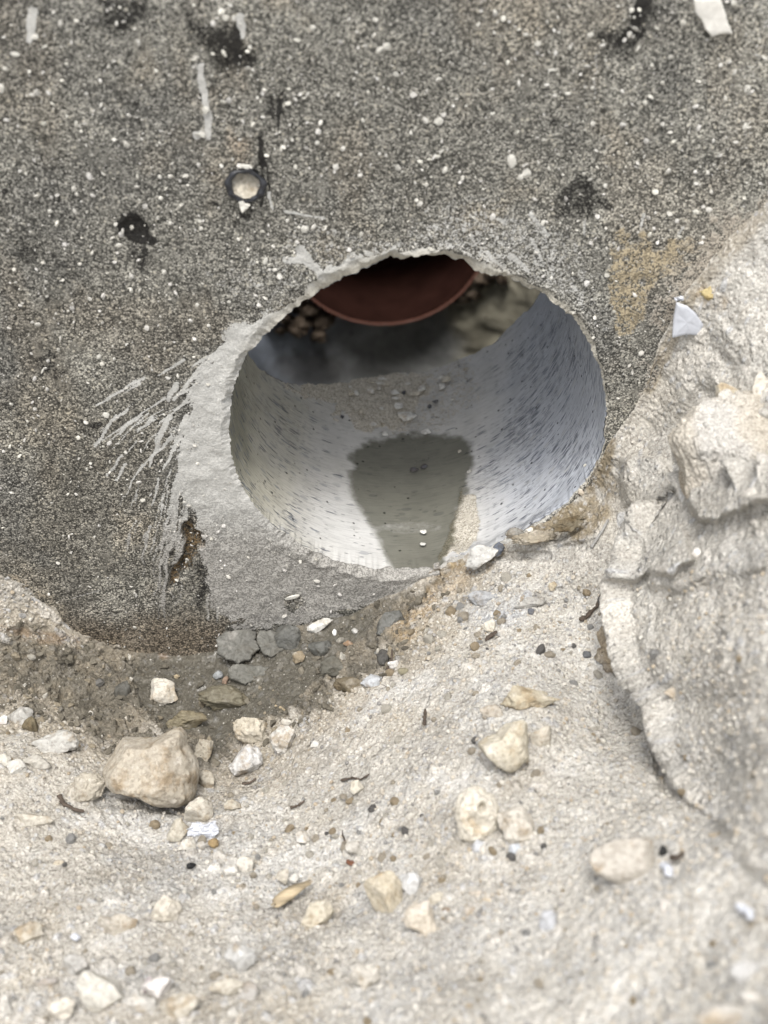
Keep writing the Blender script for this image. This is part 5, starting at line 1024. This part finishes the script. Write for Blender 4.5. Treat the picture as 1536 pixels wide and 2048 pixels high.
# ------------------------------------------------------------------ loose pebbles and grit on the soil
pb = []
for k in range(8):
    P, F = rock_shape(3, 600+k, 6, .78, .12, .05, .02); me = mesh_from('pebble', P, F); me.materials.append(M_STONE); pb.append(me)
r = np.random.default_rng(21); cnt = 0
HX = [(h[3], h[4], max(h[5], h[6])*.55) for h in HERO]+[(300, 1535, 95), (1015, 1490, 55)]
while cnt < 330:
    u_, v_ = r.random()*1560-10, 1180+r.random()*880
    wl_ = r.random()
    if wl_ < .35: u_, v_ = r.normal(900, 160), r.normal(1230, 50)
    elif wl_ < .5: u_, v_ = r.normal(720, 130), r.normal(1680, 60)
    p_ = on_ground(u_, v_)
    if v_ < np.interp(u_, cu_, cv_)+12 or not (0 < v_ < 2060 and -10 < u_ < 1546): continue
    if any(np.hypot(u_-a_, v_-b_) < c_ for a_, b_, c_ in HX): continue
    inwet = sdf_poly(np.array([u_]), np.array([v_]), WETPOLY)[0] < 0
    if inwet and r.random() < .85: continue
    d = (p_-CAM)@FW; px = 5+9*r.random()**2.2; R_ = px/FPX*d
    if False: pass
    o = link('pebble', pb[cnt % 8], None); gp = on_soil(u_, v_); o.location = (gp[0], gp[1], gp[2]+R_*.10); o.scale = (R_, R_*(.65+.4*r.random()), R_*(.6+.3*r.random())); o.rotation_euler = (r.random()*.8, r.random()*.8, r.random()*6.28)
    k = r.random(); c_ = (.56, .53, .46) if k < .35 else (.46, .41, .33) if k < .65 else (.34, .34, .33) if k < .82 else (.38, .31, .21) if k < .94 else (.15, .145, .14)
    o.color = c_+(1,); o['category'] = 'pebble'
    hh = min(HERO, key=lambda h: np.hypot(u_-h[3], v_-h[4])); dx_, dy_ = u_-hh[3], v_-hh[4]; side = ('right of' if dx_ > 0 else 'left of') if abs(dx_) > abs(dy_) else ('below' if dy_ > 0 else 'above')
    reg = 'in the wet soil by the wall foot' if inwet else 'on the sand left of the boulder' if u_ < 350 and v_ < 1700 else 'on the slope below the round hole' if v_ < 1330 else 'on the middle of the slope' if v_ < 1700 else 'in the blurred foreground sand'
    shade = 'whitish' if k < .35 else 'beige' if k < .65 else 'grey' if k < .82 else 'tan' if k < .94 else 'dark'
    lab = 'small %s pebble %s the %s' % (shade, side, ' '.join(hh[1].split()[:10])); lab = ' '.join(w_ for w_ in lab.split())
    while lab.split()[-1] in ('the', 'of', 'in', 'on', 'a', 'its', 'and', 'at', 'with', 'by', 'to', 'under', 'beside', 'left', 'right', 'between', 'from', 'near', 'white', 'grey', 'dark', 'pale', 'below', 'above', 'one', 'large', 'lower', 'wet', 'round', 'open', 'cream', 'flat', 'crumbly', 'brown', 'bluish', 'tan'): lab = ' '.join(lab.split()[:-1])
    if lab in USED: bpy.data.objects.remove(o); cnt += 1; continue
    USED.add(lab); o['label'] = lab; o['group'] = 'loose %s pebbles %s' % (shade, reg); cnt += 1
pts, rad, cols = [], [], []
U_ = r.random((60000, 2))*[1640, 960]+[-50, 1140]
dn = fbm(np.c_[U_/330., np.zeros(len(U_))], 1.0, 3, 8)
clus = 1.5*np.exp(-((U_[:, 0]-1000)**2/150**2+(U_[:, 1]-1225)**2/55**2))*1.2+np.exp(-((U_[:, 0]-700)**2/160**2+(U_[:, 1]-1450)**2/50**2))*.6+np.exp(-((U_[:, 0]-740)**2/140**2+(U_[:, 1]-1690)**2/50**2))*.9
keep = r.random(len(U_)) < np.clip(.22+.18*dn+.3*clus, .05, .6)
n_ = 0
for (u_, v_) in U_[keep]:
    if n_ >= 12500: break
    d_ = ray(u_, v_); p_ = on_ground(u_, v_) if False else None
    pts.append((u_, v_)); n_ += 1
pts = np.array(pts)
ii = np.clip(np.searchsorted(ug, pts[:, 0]), 1, len(ug)-2); vt = vtop[ii]; ok = (pts[:, 1] > vt+8) & (pts[:, 1] < 2080); ii, pv, vt = ii[ok], pts[ok, 1], vt[ok]
jj = np.clip(np.searchsorted(sg, ((pv-vt)/(2085-vt))**(1/1.06)), 3, len(sg)-2); P = G[ii, jj].copy()
rad = (.00055+.0014*r.random(len(P))**3); P[:, 2] += rad*.3
cg, wg, mg, _, _ = soil_fields(P); kk = r.random(len(P))
pal = np.where((kk < .36)[:, None], [.58, .555, .50], np.where((kk < .7)[:, None], [.45, .40, .33], np.where((kk < .85)[:, None], [.36, .36, .36], np.where((kk < .92)[:, None], [.33, .26, .17], [.13, .13, .135]))))
cols = mixc(pal, cg, np.clip(.35+.55*wg, 0, 1))
scatter_mesh('gravel', P, rad, cols, M_GRIT, kind='stuff')
# crumbled wet soil along the foot of the wall
r = np.random.default_rng(33); pts = []; rad = []; cols = []
while len(pts) < 1000:
    u_, v_ = r.random()*960-10, 1180+r.random()*340
    if v_ < np.interp(u_, cu_, cv_)+6 or sdf_poly(np.array([u_]), np.array([v_]), WETPOLY)[0] > 18: continue
    inmud = sdf_poly(np.array([u_]), np.array([v_]), MUDPOLY)[0] < -6
    if inmud and r.random() < .75: continue
    q_ = .0008+.0036*r.random()**3.6; pts.append(on_soil(u_, v_)+np.array([0, 0, q_*.15])); rad.append(q_); k = r.random()
    cols.append(np.array([.12, .108, .085])*(.7+.8*r.random()) if k < .85 else np.array([.22, .19, .14]) if k < .96 else np.array([.42, .40, .35]))
scatter_mesh('mud_crumbs', pts, rad, cols, M_GRIT, tri=2, flat=.8, rugged=True, kind='stuff')
